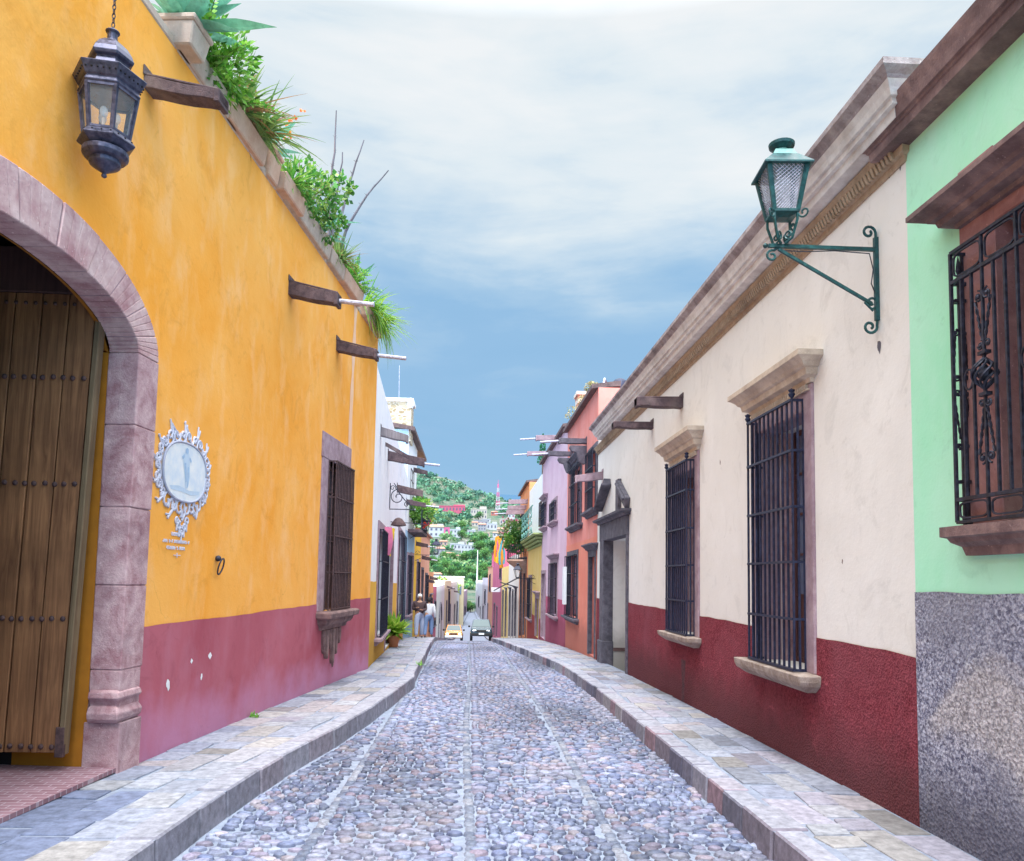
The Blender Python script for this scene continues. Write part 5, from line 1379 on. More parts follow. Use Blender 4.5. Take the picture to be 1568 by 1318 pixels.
q = MB(); flowers(q, FX.P(s-.4, z+.25, .6), 10, .13, .07, (.85,.08,.04)); flowers(q, FX.P(s+1.2, z+.5, .65), 10, .13, .07, (.8,.06,.25)); q.build('flower', M['leaf'], t)['kind'] = 'stuff'
def lantern_small(name, label, F, px, py, n, hh, my):
    s, z = F.px(px, py, n); t = thing(name, label, 'street lamp', F.P(s, z, 0))
    q = MB(); q.bar(F.P(s, z-hh*.75, 0), F.P(s, z-hh*.75, n+.02), .013); q.bar(F.P(s, z-hh*1.2, 0), F.P(s, z-hh*.75, n*.6), .010); q.tube(scroll(F.P(s, z-hh*.6, .12), F.n, uz, .1, 1.2, 0, 1, 14, .8), .01, 5); q.build('arm', M[my], t)
    c = F.P(s, z, n); q = MB(); q.lathe(c, [(.10,-hh*.7),(.11,-hh*.62)], 4, .5); 
    for k in range(4):
        a = .5+k*math.pi/2; q.bar(c+Vector((.10*math.cos(a),.10*math.sin(a),-hh*.65)), c+Vector((.2*math.cos(a),.2*math.sin(a),0)), .013)
    q.lathe(c, [(.21,-.02),(.23,0),(.12,.14),(.06,.17),(.06,.22),(.1,.24),(.02,.28)], 4, .5); q.build('cage', M[my], t)
    q = MB(); q.lathe(c, [(.085,-hh*.6),(.17,-.03)], 4, .5); q.build('pane', M['lampglass'], t)
lantern_small('bracket_lantern', 'dark square lantern on a bracket beside the balcony of plants on the blue house', FX, 652, 798, .62, .6, 'iron')
lantern_small('bracket_lantern', 'dark lantern standing out below the balcony of plants, farther of the two on the left', FX, 668, 834, .95, .62, 'bronze')
# yellow, peach and farther
def simple(name, label, F, a, b, zt, mat, wins, dado=None, dm=None, fm='dark_stone', sp=(), extra=None, depth=6, eave=None):
    hs = []; ws = []
    for w_ in wins:
        r = rect(F, *w_[:4]); kind = w_[4] if len(w_) > 4 else 'window'
        r = (max(a+.1, r[0]), min(b-.1, r[1]), r[2], r[3])
        if kind == 'doorway': r = (r[0], r[1], gz(F, r[0]), r[3])
        if r[1]-r[0] < .2: continue
        hs.append(Hole(r[0], r[1], r[2], r[3], None, .2)); ws.append((r, kind))
    h_ = house(name, label, F, a, b, zt, mat, hs, dado, dm, depth=depth)
    for r, kind in ws:
        d_ = kind == 'doorway'; far_window(h_, F, *r, fm=fm, kind=kind, hd=rnd() < .5, sl=not d_, gr=not d_)
    for (px, py, ln, pipe) in sp:
        s, z = F.px(px, py); spout(h_, F, s, z-.1, ln, .18, .16, .08, pipe)
    if eave:
        q = MB(); zt_v = zt if not callable(zt) else zt((a+b)/2)
        q.hexa([F.P(a,zt_v-.02,.15),F.P(b,zt_v-.02,.15),F.P(b,zt_v+.05,-.5),F.P(a,zt_v+.05,-.5),F.P(a,zt_v+.07,.15),F.P(b,zt_v+.07,.15),F.P(b,zt_v+.17,-.5),F.P(a,zt_v+.17,-.5)]); q.build('eave', M[eave], h_)
    return h_
FXs = lambda px: dy(FX, px)
simple('yellow_house', 'narrow strong yellow house past the pale blue one', FX, 5.02, FXs(643.5), FX.px(639, 812)[1], M['sun'], [(637.5, 640, 860, 950)], fm='mauve_stone', sp=((637, 832, .55, .4),))
simple('peach_house', 'peach coloured house with dark barred windows behind the yellow strip on the left', FX, FXs(643.5)+.02, FXs(657), FX.px(650, 816)[1], M['peach'], [(645, 648, 872, 960, 'doorway'), (651, 654, 880, 940)], fm='dark_stone', sp=((646, 853, .5, .3), (652, 888, .5, .2)), eave='tile')
simple('orange_house', 'orange red house low on the left beyond the peach one', FX, FXs(657)+.02, FXs(664), FX.px(660, 876)[1], M['orange'], [(658.5, 661, 915, 960)], fm='dark_stone', sp=((658, 884, .5, .2),))
simple('brick_red_house', 'small red house before the white one with the painted arch', FX, FXs(664)+.02, FXs(669), FX.px(667, 898)[1], M['crimson'], [(665.5, 667, 920, 955)])
wa = simple('white_house', 'white house at the bottom of the street with a dark arch outlined on its front', FX, FXs(669)+.02, 48, FX.px(676, 903)[1]+.4, M['white'], [], eave=None)
q = MB(); s = FXs(675); q.tube([FX.P(s+2.6*math.cos(a), FX.g(s)+1.6+1.6*math.sin(a), .03) for a in [i*math.pi/14 for i in range(15)]], .10, 5); q.fb(FX, s-2.65, s-2.5, FX.g(s), FX.g(s)+1.6, 0, .06); q.fb(FX, s+2.5, s+2.65, FX.g(s), FX.g(s)+1.6, 0, .06); q.build('arch_outline', M['dark_stone'], wa)
FY = Facade((-2.5, 78.2), (-.55, 170), -1)
simple('pale_yellow_house', 'pale yellow house with dark doors at the foot of the street on the left', FY, .02, 14, 1.2, M['paleyellow'], [(684, 685.5, 920, 965, 'doorway'), (687, 688.5, 905, 950), (690, 691, 925, 965, 'doorway')], sp=((684, 898, .6, .2), (689, 900, .6, .2)))
simple('cream_house', 'cream house with narrow grey doorways at the bottom of the street', FY, 14.05, 34, 1.0, M['cream'], [(696, 698, 925, 962, 'doorway'), (700, 701.5, 920, 950)], sp=((695, 905, .6, 0),))
simple('white_house', 'small white house closing the left side of the street before the bend', FY, 34.05, 58, .2, M['white'], [(704, 706, 925, 952), (707.5, 709, 925, 955, 'doorway')])
simple('lilac_house', 'little lilac house at the far bend on the left', FY, 58.05, 92, -1.0, M['lilac'], [(712, 713.5, 928, 948)])
# big cream block behind with roof garden
t = house('cream_block', 'large pale cream block above the low houses at the street end', Facade((-11, 119), (-1.0, 120.5), -1), 0, 10.1, 1.6, M['paleyellow'], [], depth=7, zb=-7) if False else None
q0 = thing('cream_block', 'large pale cream block above the low houses at the street end', 'building', (-3.6, 122, -6)); q = MB()
q.box(-7.5, -.95, 120, 128, -7, 1.55); q.build('wall', M['paleyellow'], q0); q = MB(); q.box(-7.6, -.85, 119.9, 128.1, 1.55, 1.75); q.build('parapet', M['cream'], q0)
q = MB()
for k in range(4): q.box(-6.8+k*1.6, -6.1+k*1.6, 119.93, 120.02, -1.0, .3)
q.build('window', M['window_glass'], q0)
q = MB(); bush(q, Vector((-4.3,116,.5)), 1.0, 300, .12, .3, 'lime'); bush(q, Vector((-2.4,114,.0)), .9, 260, .12, .3, 'lime'); bush(q, Vector((-6,112,.6)), 1.1, 300, .12, .3, 'fern')
tag(q.build('roof_garden', M['leaf_far']), 'yellow green shrubs on the flat roofs in front of the large cream building', 'shrubs')

# ================================================================== far houses, right
FS = lambda px: dy(FR, px)
ch_top = FR.px(880, 640)[1]
ch = simple('coral_house', 'two storey coral pink house with dark carved rain spouts next to the cream house', FR, se+.02, FS(867), 5.85, M['coral'],
  [(901, 914, 692, 782), (875, 889, 716, 805), (870, 885, 850, 945), (903, 912, 852, 1005, 'doorway')], lambda s: FR.px(880, 832)[1], M['coral_low'], 'dark_stone', eave='dark_tile')
for (px, py) in ((898, 678), (877, 697)):
    s, z = FR.px(px, py); o = spout(ch, FR, s, z-.03, .68, .11, .15, .0, .45, 'dark_stone', 1.0)
    q = MB(); pr = [(0,-.42),(.06,-.45),(.17,-.40),(.22,-.28),(.26,-.16),(.36,-.14),(.42,-.05),(.40,0),(0,0)]
    f = [q.vert(FR.P(s-.08, z-.08+b_, a_)) for a_, b_ in pr]; bk = [q.vert(FR.P(s+.08, z-.08+b_, a_)) for a_, b_ in pr]; q.face(f); q.face(bk[::-1])
    for j in range(9): q.face((f[j], f[(j+1)%9], bk[(j+1)%9], bk[j]))
    q.build('corbel', M['dark_stone'], o, recalc=True)
s, z = FR.px(923, 728); spout(wh, FR, s, z-.08, .6, .15, .15, .08, 0, 'mauve_stone')
q = MB(); q.fb(FR, FS(873)-.2, FS(873)+.1, FR.px(872,925)[1], FR.px(872,868)[1], .12, .2); q.build('notice_board', M['white'], ch)
# chimney and roof plants, tank
q = MB(); ys_ = 23.5; q.box(3.04, 3.6, ys_-1, ys_-.4, 5.8, 7.0); q.box(3.0,3.64,ys_-1.04,ys_-.36,7.0,7.1); q.build('chimney', M['striped_brick'], ch)
t = thing('water_tank', 'dark blue roof tank behind the coral parapet', 'tank', FR.P(se+1.2, 5.9, -.7)); q = MB(); q.lathe(FR.P(se+1.2, 5.9, -.7), [(.18,0),(.2,.05),(.2,.36),(.12,.44),(.05,.47)], 14); q.build('drum', M['blue_iron'], t, smooth=True); q = MB(); q.tube([FR.P(se+1.2,6.2,-.4), FR.P(se+1.0,6.3,-.3), FR.P(se+.9,5.9,-.2)], .03, 6); q.build('pipe', M['galv'], t)
for k, (ds, zz, rr, lab) in enumerate(((1.3, 6.15, .15, 'dry pale shrub on the coral roof edge, nearest the cream house'), (2.5, 6.1, .15, 'middle one of the dry pale shrubs on the coral roof edge'), (4.2, 6.1, .26, 'dry straw coloured shrub by the striped brick chimney'))):
    t = thing('roof_shrub', lab, 'shrub', FR.P(se+ds, 5.95, -.1), 'dry shrubs along the coral roof'); q = MB(); bush(q, FR.P(se+ds, zz, -.05), rr, 260, .02, .05, 'pale'); q.build('foliage', M['leaf'], t)
    q = MB(); q.tube([FR.P(se+ds,5.85,-.1), FR.P(se+ds,zz,-.05)], .02, 5); q.build('stem', M['bark'], t)
ph = simple('pink_house', 'lilac pink house with raspberry foot between the coral and yellow houses', FR, FS(867)+.02, FS(829), 6.05, M['lilac'],
  [(844, 852, 770, 800), (831, 836, 772, 808), (844, 854, 862, 942), (830, 836, 878, 985, 'doorway')], lambda s: FR.px(855, 917)[1], M['pinkred'], 'mauve_stone', eave='dark_tile')
for (px, py) in ((856, 670), (838, 694)):
    s, z = FR.px(px, py); spout(ph, FR, s, z-.08, .75, .14, .16, .03, .5, 'mauve_stone', 1.0)
t = thing('cypress', 'small dark green pointed cypress rising over the lilac pink roof', 'tree', (2.9, 30.5, 5.9)); q = MB()
for i in range(500):
    z = rnd(); r_ = .22*(1-z)**.8*U(.5,1); a = U(0,6.28); leafquad(q, Vector((2.75+r_*math.cos(a), 30.5+r_*math.sin(a), 6.1+z*1.15)), Vector((.3*math.cos(a),.3*math.sin(a),1)).normalized(), .02, .09, random.choice([(.02,.18,.08),(.03,.25,.1),(.02,.12,.06)]))
q.build('crown', M['leaf'], t); q = MB(); q.tube([(2.75,30.5,5.7),(2.75,30.5,6.5)], .03, 5); q.build('trunk', M['bark'], t)
bt = simple('butter_yellow_house', 'butter yellow and red house with a green moulded band and pale upper floor', FR, FS(829)+.02, FS(808.5), FR.px(822, 838)[1], M['butter'],
  [(810.5, 815, 884, 947), (821, 826, 916, 985, 'doorway')], lambda s: FR.px(818, 942)[1], M['red'], 'mauve_stone')
a, b = FS(829)+.02, FS(808.5); zt0 = FR.px(822, 838)[1]
q = MB(); q.fb(FR, a+.01, b-.01, zt0, 5.75, -4, -.01); q.build('upper_wall', M['white'], bt)
q = MB()
for k in range(4): q.moulding(FR, [(a, -.1), (a, .0), (b, .0), (b, -.1)], [(0, zt0+.12*k), (.05+.1*k, zt0+.12*k), (.09+.1*k, zt0+.06+.12*k), (.05+.1*k, zt0+.10+.12*k), (0, zt0+.10+.12*k)])
q.build('moulded_band', plaster('olive_band', (.30,.38,.14), (.4,.48,.2)), bt)
q = MB(); zc = zt0+.5
for i in range(10):
    for j in range(4):
        s = a+.3+i*(b-a-.6)/10; q.tube(scroll(FR.P(s+.2, zc+.15+j*.26, .38), FR.t, uz, .13, 1.1, j*1.5, 1 if (i+j)%2 else -1, 10, .75), .018, 4, cap=False)
q.bar(FR.P(a,zc+1.05,.38), FR.P(b,zc+1.05,.38), .02); q.bar(FR.P(a,zc,.38), FR.P(b,zc,.38), .02); q.build('balustrade', M['green_pale'], bt)
far_window(bt, FR, *rect(FR, 824, 828, 770, 806), fm='blue_iron', hd=False, gr=False, sl=False, surround=False, rec=-.02)
a2, b2 = FS(808.5)+.02, FS(795)
oh = simple('orange_house', 'orange two storey house with dark eave and a row of long rain spouts', FR, a2, b2, FR.px(802, 760)[1]+.3, M['orange'],
  [(802, 806, 862, 975, 'doorway'), (797, 800, 862, 975, 'doorway'), (804, 807, 790, 830), (798, 801, 790, 830)], None, None, 'dark_stone', eave='dark_tile')
for (px, py) in ((812.5-4.5, 768), (806, 777), (803, 784)):
    s, z = FR.px(px, py); spout(oh, FR, s, z-.1, .95, .2, .2, .05, .6, 'mauve_stone', 1.0)
# balcony with plants and ribbons
s, z = FR.px(804, 858); t = thing('flower_balcony', 'round iron balcony overflowing with plants on the orange house', 'balcony', FR.P(s, z, .4))
q = MB(); q.lathe(FR.P(s, z-.65, .0), [(.12,0),(.5,.25),(.85,.5),(.95,.6),(.95,.68)], 20); q.build('balcony_base', M['clay'], t)
q = MB()
for i in range(22):
    a_ = math.pi*i/21; d_ = -FR.t*math.cos(a_)+FR.n*math.sin(a_); q.bar(FR.P(s,z+.03,0)+d_*.9, FR.P(s,z+.75,0)+d_*.9, .012)
for zz in (.08,.4,.75): q.tube([FR.P(s,z+zz,0)+(-FR.t*math.cos(math.pi*i/21)+FR.n*math.sin(math.pi*i/21))*.9 for i in range(22)], .014, 4)
q.build('railing', M['iron'], t)
q = MB(); bush(q, FR.P(s,z+.95,.5), .55, 800, .06, .16, 'jade'); bush(q, FR.P(s-.4,z+1.5,.3), .5, 500, .05, .14, 'tree'); bush(q, FR.P(s+1.2,z+1.4,.6), .7, 700, .05, .14, 'aloe'); q.build('foliage', M['leaf'], t)
q = MB(); flowers(q, FR.P(s+1.2,z+1.7,.7), 16, .6, .08, (.65,.12,.3)); q.build('flower', M['leaf'], t)['kind'] = 'stuff'
t = thing('paper_streamers', 'orange yellow and blue paper streamers hanging beside the iron balcony', 'streamers', FR.P(s+3, z+.5, .7))
random.seed(9)
for k in range(16):
    q = MB(); b_ = FR.P(s+2.2+U(-.5,2.6), z+1.35+U(-.1,.1), U(1.0,1.5)); q.cur = random.choice([(.9,.35,.02),(.92,.5,.03),(.9,.35,.02),(.1,.45,.6),(.6,.15,.35)])
    pts = [b_+Vector((0,0,-U(1.1,1.7)*f_))+FR.n*(.12*math.sin(f_*3+k)) for f_ in [i/8 for i in range(9)]]; strip(q, pts, [.06]*9, FR.n, q.cur, .2); q.build('streamer', M['attr'], t)
lantern_small('bracket_lantern', 'black lantern under the round balcony on the right', FR, 793, 872, .75, .5, 'iron')
ca = simple('cream_shop', 'cream shop house with tall dark doors and a slanting awning pole', FR, b2+.02, FS(779), FR.px(787, 850)[1], M['cream'],
  [(780.5, 783, 905, 985, 'doorway'), (785, 787, 905, 985, 'doorway'), (789, 791.5, 905, 985, 'doorway')], None, None, 'dark_stone')
q = MB(); s, z = FR.px(797, 883); q.bar(FR.P(s, z, .02), FR.P(s+8, z-.9, 1.2), .03); q.bar(FR.P(s+2, z-.6, .02), FR.P(s+5, z-.35, .9), .03); q.build('awning_pole', M['iron'], ca)
simple('yellow_house', 'yellow house with narrow black doors before the tall crimson one', FR, FS(779)+.02, FS(768.5), FR.px(773, 868)[1], M['butter'], [(770, 772, 905, 980, 'doorway'), (774.5, 776.5, 905, 980, 'doorway')], None, None, 'dark_stone')
cr = simple('crimson_house', 'tall crimson rose house with a dark cornice far down on the right', FR, FS(768.5)+.02, FS(752.5), FR.px(765, 836)[1], M['crimson'], [(766, 768, 862, 885), (757, 759, 925, 975, 'doorway'), (761, 763, 930, 978, 'doorway')], None, None, 'dark_stone', eave='dark_tile')
q = MB(); s, z = FR.px(767, 903); q.fb(FR, s, s+.06, z-.2, z+.2, .05, .85); q.build('sign_board', M['white'], cr)
FZ = Facade((2.75, 96), (1.25, 175), 1)
simple('pale_pink_house', 'pale pink house past the crimson one', FZ, .02, 14, 3.0, M['peach'], [(750, 751.5, 880, 905), (747, 748.5, 925, 950, 'doorway')], eave='tile')
simple('pale_lilac_house', 'pale lilac grey house with blue windows near the end of the street', FZ, 14.05, 36, 1.6, M['palelilac'], [(743, 744.5, 905, 925), (740, 741.5, 930, 952, 'doorway')])
lh = simple('white_house', 'white house with a tall thin mast where the right side of the street ends', FZ, 36.05, 79, 1.0, M['white'], [(733.5, 735, 915, 930), (736, 737, 930, 948, 'doorway')])
q = MB(); s, z = FZ.px(731, 900); q.tube([FZ.P(s, -1, .1), FZ.P(s, 7.2, .1)], .13, 6, radii=[.16,.07]); q.build('mast', M['white'], lh)
# ================================================================== people
def skin_mesh(name, joints, edges, mat, parent=None, sub=2, loc=None):
    me = bpy.data.meshes.new(name); me.from_pydata([j[0] for j in joints], edges, []); o = bpy.data.objects.new(name, me); col.objects.link(o)
    m = o.modifiers.new('skin', 'SKIN'); m.use_smooth_shade = True
    for i, j in enumerate(joints):
        r_ = j[1]; me.skin_vertices[0].data[i].radius = (r_, r_) if not isinstance(r_, tuple) else r_
    me.skin_vertices[0].data[0].use_root = True
    s_ = o.modifiers.new('sub', 'SUBSURF'); s_.levels = sub; s_.render_levels = sub
    dg = bpy.context.evaluated_depsgraph_get(); dg.update(); ev = bpy.data.meshes.new_from_object(o.evaluated_get(dg))
    bpy.data.objects.remove(o); bpy.data.meshes.remove(me); ev.name = name
    ev.materials.clear(); ev.materials.append(mat); n = bpy.data.objects.new(name, ev); col.objects.link(n)
    for p in ev.polygons: p.use_smooth = True
    if parent: n.parent = parent
    return n
M['skin'] = plain('skin', (.36,.19,.12), .6, 0, .1); M['jeans'] = plain('blue_jeans', (.16,.24,.42), .9, 0, .2, 30); M['pale_jeans'] = plain('pale_jeans', (.34,.40,.55), .9, 0, .15, 30)
M['jacket'] = plain('brown_jacket', (.06,.035,.04), .9, 0, .3, 20); M['shirt'] = plain('pale_shirt', (.62,.62,.66), .9, 0, .1, 20); M['shoe'] = plain('shoe', (.04,.035,.04), .6)
M['white_hair'] = plain('white_hair', (.62,.60,.58), .95, 0, .15, 60); M['dark_hair'] = plain('dark_hair', (.03,.02,.018), .8, 0, .2, 60); M['bag'] = plain('blue_bag', (.14,.20,.32), .85, 0, .2, 20)
def person(label, loc, rz, h, hair, top, legs, arms='down', step=.0, jacket=None, bag=None):
    """facing -Y in local space; loc = between the feet"""
    k = h/1.75; root = thing('person', label, 'person', loc, None, rz)
    V = lambda x, y, z: (x*k, y*k, z*k)
    st = step
    la = [(V(-.10, -.0-st, .93), .085*k), (V(-.11, -.03-st, .50), .058*k), (V(-.11, .01-st*1.6, .10), .04*k), (V(-.12, -.13-st*1.6, .045), .036*k)]
    ra = [(V(.10, .0+st, .93), .085*k), (V(.11, -.03+st, .50), .058*k), (V(.11, .03+st*1.6, .10), .04*k), (V(.12, -.11+st*1.6, .045), .036*k)]
    if arms == 'down': al = [(V(-.21,.0,1.43),.05*k), (V(-.27,.03,1.13),.04*k), (V(-.27,-.06,.88),.03*k), (V(-.26,-.09,.80),.028*k)]; ar = [(V(.21,.0,1.43),.05*k), (V(.27,.03,1.13),.04*k), (V(.27,-.06,.88),.03*k), (V(.26,-.09,.80),.028*k)]
    else: al = [(V(-.21,.0,1.43),.05*k), (V(-.26,-.02,1.15),.04*k), (V(-.10,-.24,1.22),.03*k), (V(-.05,-.28,1.27),.028*k)]; ar = [(V(.21,.0,1.43),.05*k), (V(.26,.02,1.15),.04*k), (V(.10,-.22,1.12),.03*k), (V(.03,-.27,1.18),.028*k)]
    J = [(V(0,0,.98),(.14*k,.10*k)), (V(0,0,1.18),(.13*k,.095*k)), (V(0,0,1.40),(.15*k,.095*k)), (V(0,0,1.50),.055*k), (V(0,-.02,1.58),.052*k), (V(0,-.03,1.66),(.078*k,.092*k)), (V(0,-.02,1.72),.06*k)]
    E = [(0,1),(1,2),(2,3),(3,4),(4,5),(5,6)]
    def chain(ch, at):
        b = len(J); J.extend(ch); E.append((at, b)); 
        for i in range(len(ch)-1): E.append((b+i, b+i+1))
    chain(la, 0); chain(ra, 0); chain(al, 2); chain(ar, 2)
    # fingers
    for tip in (len(J)-1-4, len(J)-1):
        p = Vector(J[tip][0])
        for f_ in range(5):
            b = len(J); J.append((tuple(p+Vector(((f_-2)*.014*k, -.035*k, -.05*k*(1-.1*abs(f_-2))))), .009*k)); E.append((tip, b))
    skin_mesh('body', J, E, M['skin'], root)
    g = 1.5
    def inf(ch, e=0): return [(p, (r_[0]*g, r_[1]*g) if isinstance(r_, tuple) else r_*g+.008) for p, r_ in ch[:len(ch)-e]]
    tr = [(V(0,0,1.05),(.17*k,.14*k)), (V(0,0,.93),(.185*k,.15*k))] + inf(la,1) + inf(ra,1); skin_mesh('trousers', tr, [(0,1),(1,2),(2,3),(3,4),(1,5),(5,6),(6,7)], legs, root)
    tp = [(V(0,0,1.40),(.20*k,.15*k)), (V(0,0,1.2),(.20*k,.16*k)), (V(0,0,.90),(.215*k,.175*k)), (V(0,0,1.50),.085*k)] + inf(al,1) + inf(ar,1)
    skin_mesh('jacket' if jacket else 'shirt', tp, [(0,1),(1,2),(0,3),(0,4),(4,5),(5,6),(0,7),(7,8),(8,9)], top, root)
    q = MB(); q.sphere((0,.012*k,1.685*k), .102*k, 14, 10, (.95,1.05,1.02)); o = q.build('hair', hair, None, smooth=True); o.parent = root
    if bag:
        q = MB(); q.sphere(V(*bag), .17*k, 10, 8, (.8,.5,1.2)); o = q.build('bag', M['bag'], None, smooth=True); o.parent = root
        q = MB(); q.tube([V(bag[0],bag[1],bag[2]+.1), V(.05,-.12,1.46), V(-.05,.1,1.46)], .015, 5); o = q.build('strap', M['bag'], None); o.parent = root
    # face
    q = MB()
    for sx in (-.03, .03): q.sphere(V(sx,-.115,1.665), .010*k, 6, 4)
    o = q.build('eyes', M['dark_hair'], None); o.parent = root
    q = MB(); q.sphere(V(0,-.128,1.64), .016*k, 6, 4, (.7,1,1.3)); q.sphere(V(-.088,0,1.65), .02*k, 6, 4, (.5,1,1.5)); q.sphere(V(.088,0,1.65), .02*k, 6, 4, (.5,1,1.5)); o = q.build('nose_and_ears', M['skin'], None); o.parent = root
    for s_ in (0, 1):
        ch = (la, ra)[s_]; x, y, _ = ch[3][0]; q = MB(); q.sphere((x, y+.05*k, .045*k), .05*k, 8, 6, (.85,2.2,.85)); o = q.build('shoe', M['shoe'], None, smooth=True); o.parent = root
    return root
def at_side(px, y, dz=.18): return Vector(((px-720)/1200*y, y, Z(y)+dz))
person('white haired man in an open dark jacket and pale jeans walking up the left pavement', at_side(644.5, 30.5), R(4), 1.66, M['white_hair'], M['jacket'], M['pale_jeans'], 'up', .10, True)
person('dark haired person in white shirt and blue jeans, seen from behind, carrying a blue bag', at_side(658.5, 32.5), R(172), 1.60, M['dark_hair'], M['shirt'], M['jeans'], 'down', .12, None, (.30,-.03,1.1))
# ================================================================== vehicles (front towards the camera, local -Y)
def carmats(n, c): m, nt_, b = newmat(n); b.inputs['Base Color'].default_value = rgba(c); b.inputs['Roughness'].default_value = .25; b.inputs['Coat Weight'].default_value = .6; return m
M['car_dark'] = carmats('dark_blue_green_paint', (.03,.06,.085)); M['car_orange'] = carmats('orange_paint', (.75,.27,.03)); M['car_white'] = carmats('white_car_paint', (.7,.72,.74))
M['tyre'] = plain('tyre', (.02,.02,.022), .9); M['chrome'] = metal('chrome', (.5,.5,.52), .2, .9); M['plate'] = plain('number_plate', (.75,.78,.8), .6)
M['windscreen'] = glass('windscreen', (.07,.11,.12), .1)
def lit(n, c, s_): m, nt_, b = newmat(n); b.inputs['Emission Color'].default_value = rgba(c); b.inputs['Emission Strength'].default_value = s_; b.inputs['Base Color'].default_value = rgba(c); return m
M['lit'] = lit('lit_headlight', (1,.85,.55), 4.0)
def car(name, label, cat, loc, pitch, w, ln, hb, ht, body, cabin0, cabin1, hood_z, wheel, lightmat, lower=None, grille='tyre', ground=.3):
    root = thing(name, label, cat, loc); root.rotation_euler = (pitch, 0, 0)
    def put(q, n_, m_, p=None, **k): o = q.build(n_, m_, None, **k); o.parent = p or root; return o
    a = w/2
    secs = [(0, .82*a, ground, hood_z*.80), (.12, .96*a, ground-.02, hood_z*.93), (.5, a, ground-.02, hood_z), (cabin0, a, ground-.02, hb), (cabin1, a, ground-.02, hb), (ln-.15, .97*a, ground, hb*.97), (ln, .88*a, ground+.08, hb*.9)]
    q = MB(); rings = []
    for y, x, z0, z1 in secs:
        zm = z0+(z1-z0)*.55; rings.append([q.vert(p) for p in ((-x*.94,y,z0),(x*.94,y,z0),(x,y,zm),(x*.93,y,z1),(-x*.93,y,z1),(-x,y,zm))])
    for u_, v_ in zip(rings, rings[1:]):
        for j in range(6): q.face((u_[j], u_[(j+1)%6], v_[(j+1)%6], v_[j]))
    q.face(rings[0][::-1]); q.face(rings[-1]); put(q, 'body', body, bevel=.04, seg=2)
    q = MB(); c0, c1 = cabin0, cabin1
    lo = [(-.90*a,c0,hb-.01),(.90*a,c0,hb-.01),(.90*a,c1,hb-.01),(-.90*a,c1,hb-.01)]; hi = [(-.72*a,c0+.55,ht),(.72*a,c0+.55,ht),(.74*a,c1-.3,ht),(-.74*a,c1-.3,ht)]
    q.hexa(lo+hi); cb = put(q, 'cabin', body, bevel=.05, seg=2)
    L_ = [Vector(p) for p in lo]; H_2 = [Vector(p) for p in hi]
    def panel_(i, j, off, nm):
        q = MB(); A_, B_, C_, D_ = L_[i], L_[j], H_2[j], H_2[i]
        P4 = [A_.lerp(B_,.05).lerp(D_.lerp(C_,.05),.1), A_.lerp(B_,.95).lerp(D_.lerp(C_,.95),.1), A_.lerp(B_,.93).lerp(D_.lerp(C_,.93),.92), A_.lerp(B_,.07).lerp(D_.lerp(C_,.07),.92)]
        q.poly([p+Vector(off) for p in P4]); put(q, nm, M['windscreen'], cb)
    panel_(0,1,(0,-.014,.012),'windscreen'); panel_(1,2,(.016,0,.006),'side_window'); panel_(3,0,(-.016,0,.006),'side_window')
    for x, y in ((-a+.1, .75), (a-.1, .75), (-a+.1, ln-.8), (a-.1, ln-.8)):
        q = MB(); ring = [(wheel*math.cos(t_), wheel*math.sin(t_)) for t_ in [i*2*math.pi/20 for i in range(20)]]
        f = [q.vert((x-.11, y+u_, wheel+v_)) for u_, v_ in ring]; bk = [q.vert((x+.11, y+u_, wheel+v_)) for u_, v_ in ring]; q.face(f); q.face(bk[::-1])
        for j in range(20): q.face((f[j], f[(j+1)%20], bk[(j+1)%20], bk[j]))
        wl_ = put(q, 'wheel', M['tyre'], bevel=.02)
        q = MB(); xx = x + (.115 if x > 0 else -.115); q.poly([(xx, y+u_*.6, wheel+v_*.6) for u_, v_ in ring]); put(q, 'rim', M['chrome'], wl_)
    for sx in (-1, 1):
        q = MB(); q.sphere((sx*a*.68, .0, hood_z*.74), .12, 10, 6, (1.1,.4,.75)); put(q, 'headlight', lightmat, smooth=True)
        q = MB(); q.box(sx*a*1.0-(.0 if sx>0 else .18), sx*a*1.0+(.18 if sx>0 else 0), c0+.1, c0+.16, hb+.02, hb+.17); put(q, 'mirror', M['tyre'], bevel=.02)
    q = MB(); q.box(-a*.45, a*.45, -.03, .02, hood_z*.66, hood_z*.84); put(q, 'radiator_grille', M[grille], bevel=.01)
    q = MB(); q.box(-a*.95, a*.95, -.10, .05, ground+.02, ground+.22); put(q, 'bumper', lower or body, bevel=.04, seg=2)
    q = MB(); q.box(-.22, .22, -.125, -.10, ground+.10, ground+.24); put(q, 'number_plate', M['plate'])
    return root
slope = -math.atan(.08)
car('parked_pickup', 'dark blue green off-road vehicle parked at the right kerb beyond the crest', 'car', ((738.8-720)/1200*65, 65, Z(65)+.004), slope, 1.85, 4.6, 1.12, 1.82, M['car_dark'], 1.15, 4.2, 1.08, .37, M['chrome'], M['tyre'], ground=.42)
car('taxi', 'small orange and white taxi with lit headlights driving up the street', 'car', ((696.5-720)/1200*70, 70, Z(70)+.004), slope, 1.62, 3.9, .86, 1.42, M['car_orange'], .95, 3.3, .80, .29, M['lit'], M['car_white'], ground=.24)
t = thing('motorcycle', 'dark motorcycle standing by the pale yellow house behind the taxi', 'motorcycle', ((692-720)/1200*84, 84, Z(84)+.1))
bx_, by_, bz_ = t.location
for dy_ in (0, 1.3):
    q = MB(); q.tube([Vector((bx_+.03*0, by_+dy_+.34*math.cos(a), bz_+.36+.34*math.sin(a))) for a in [i*math.pi/8 for i in range(17)]], .06, 6, cap=False); q.build('wheel', M['tyre'], t)
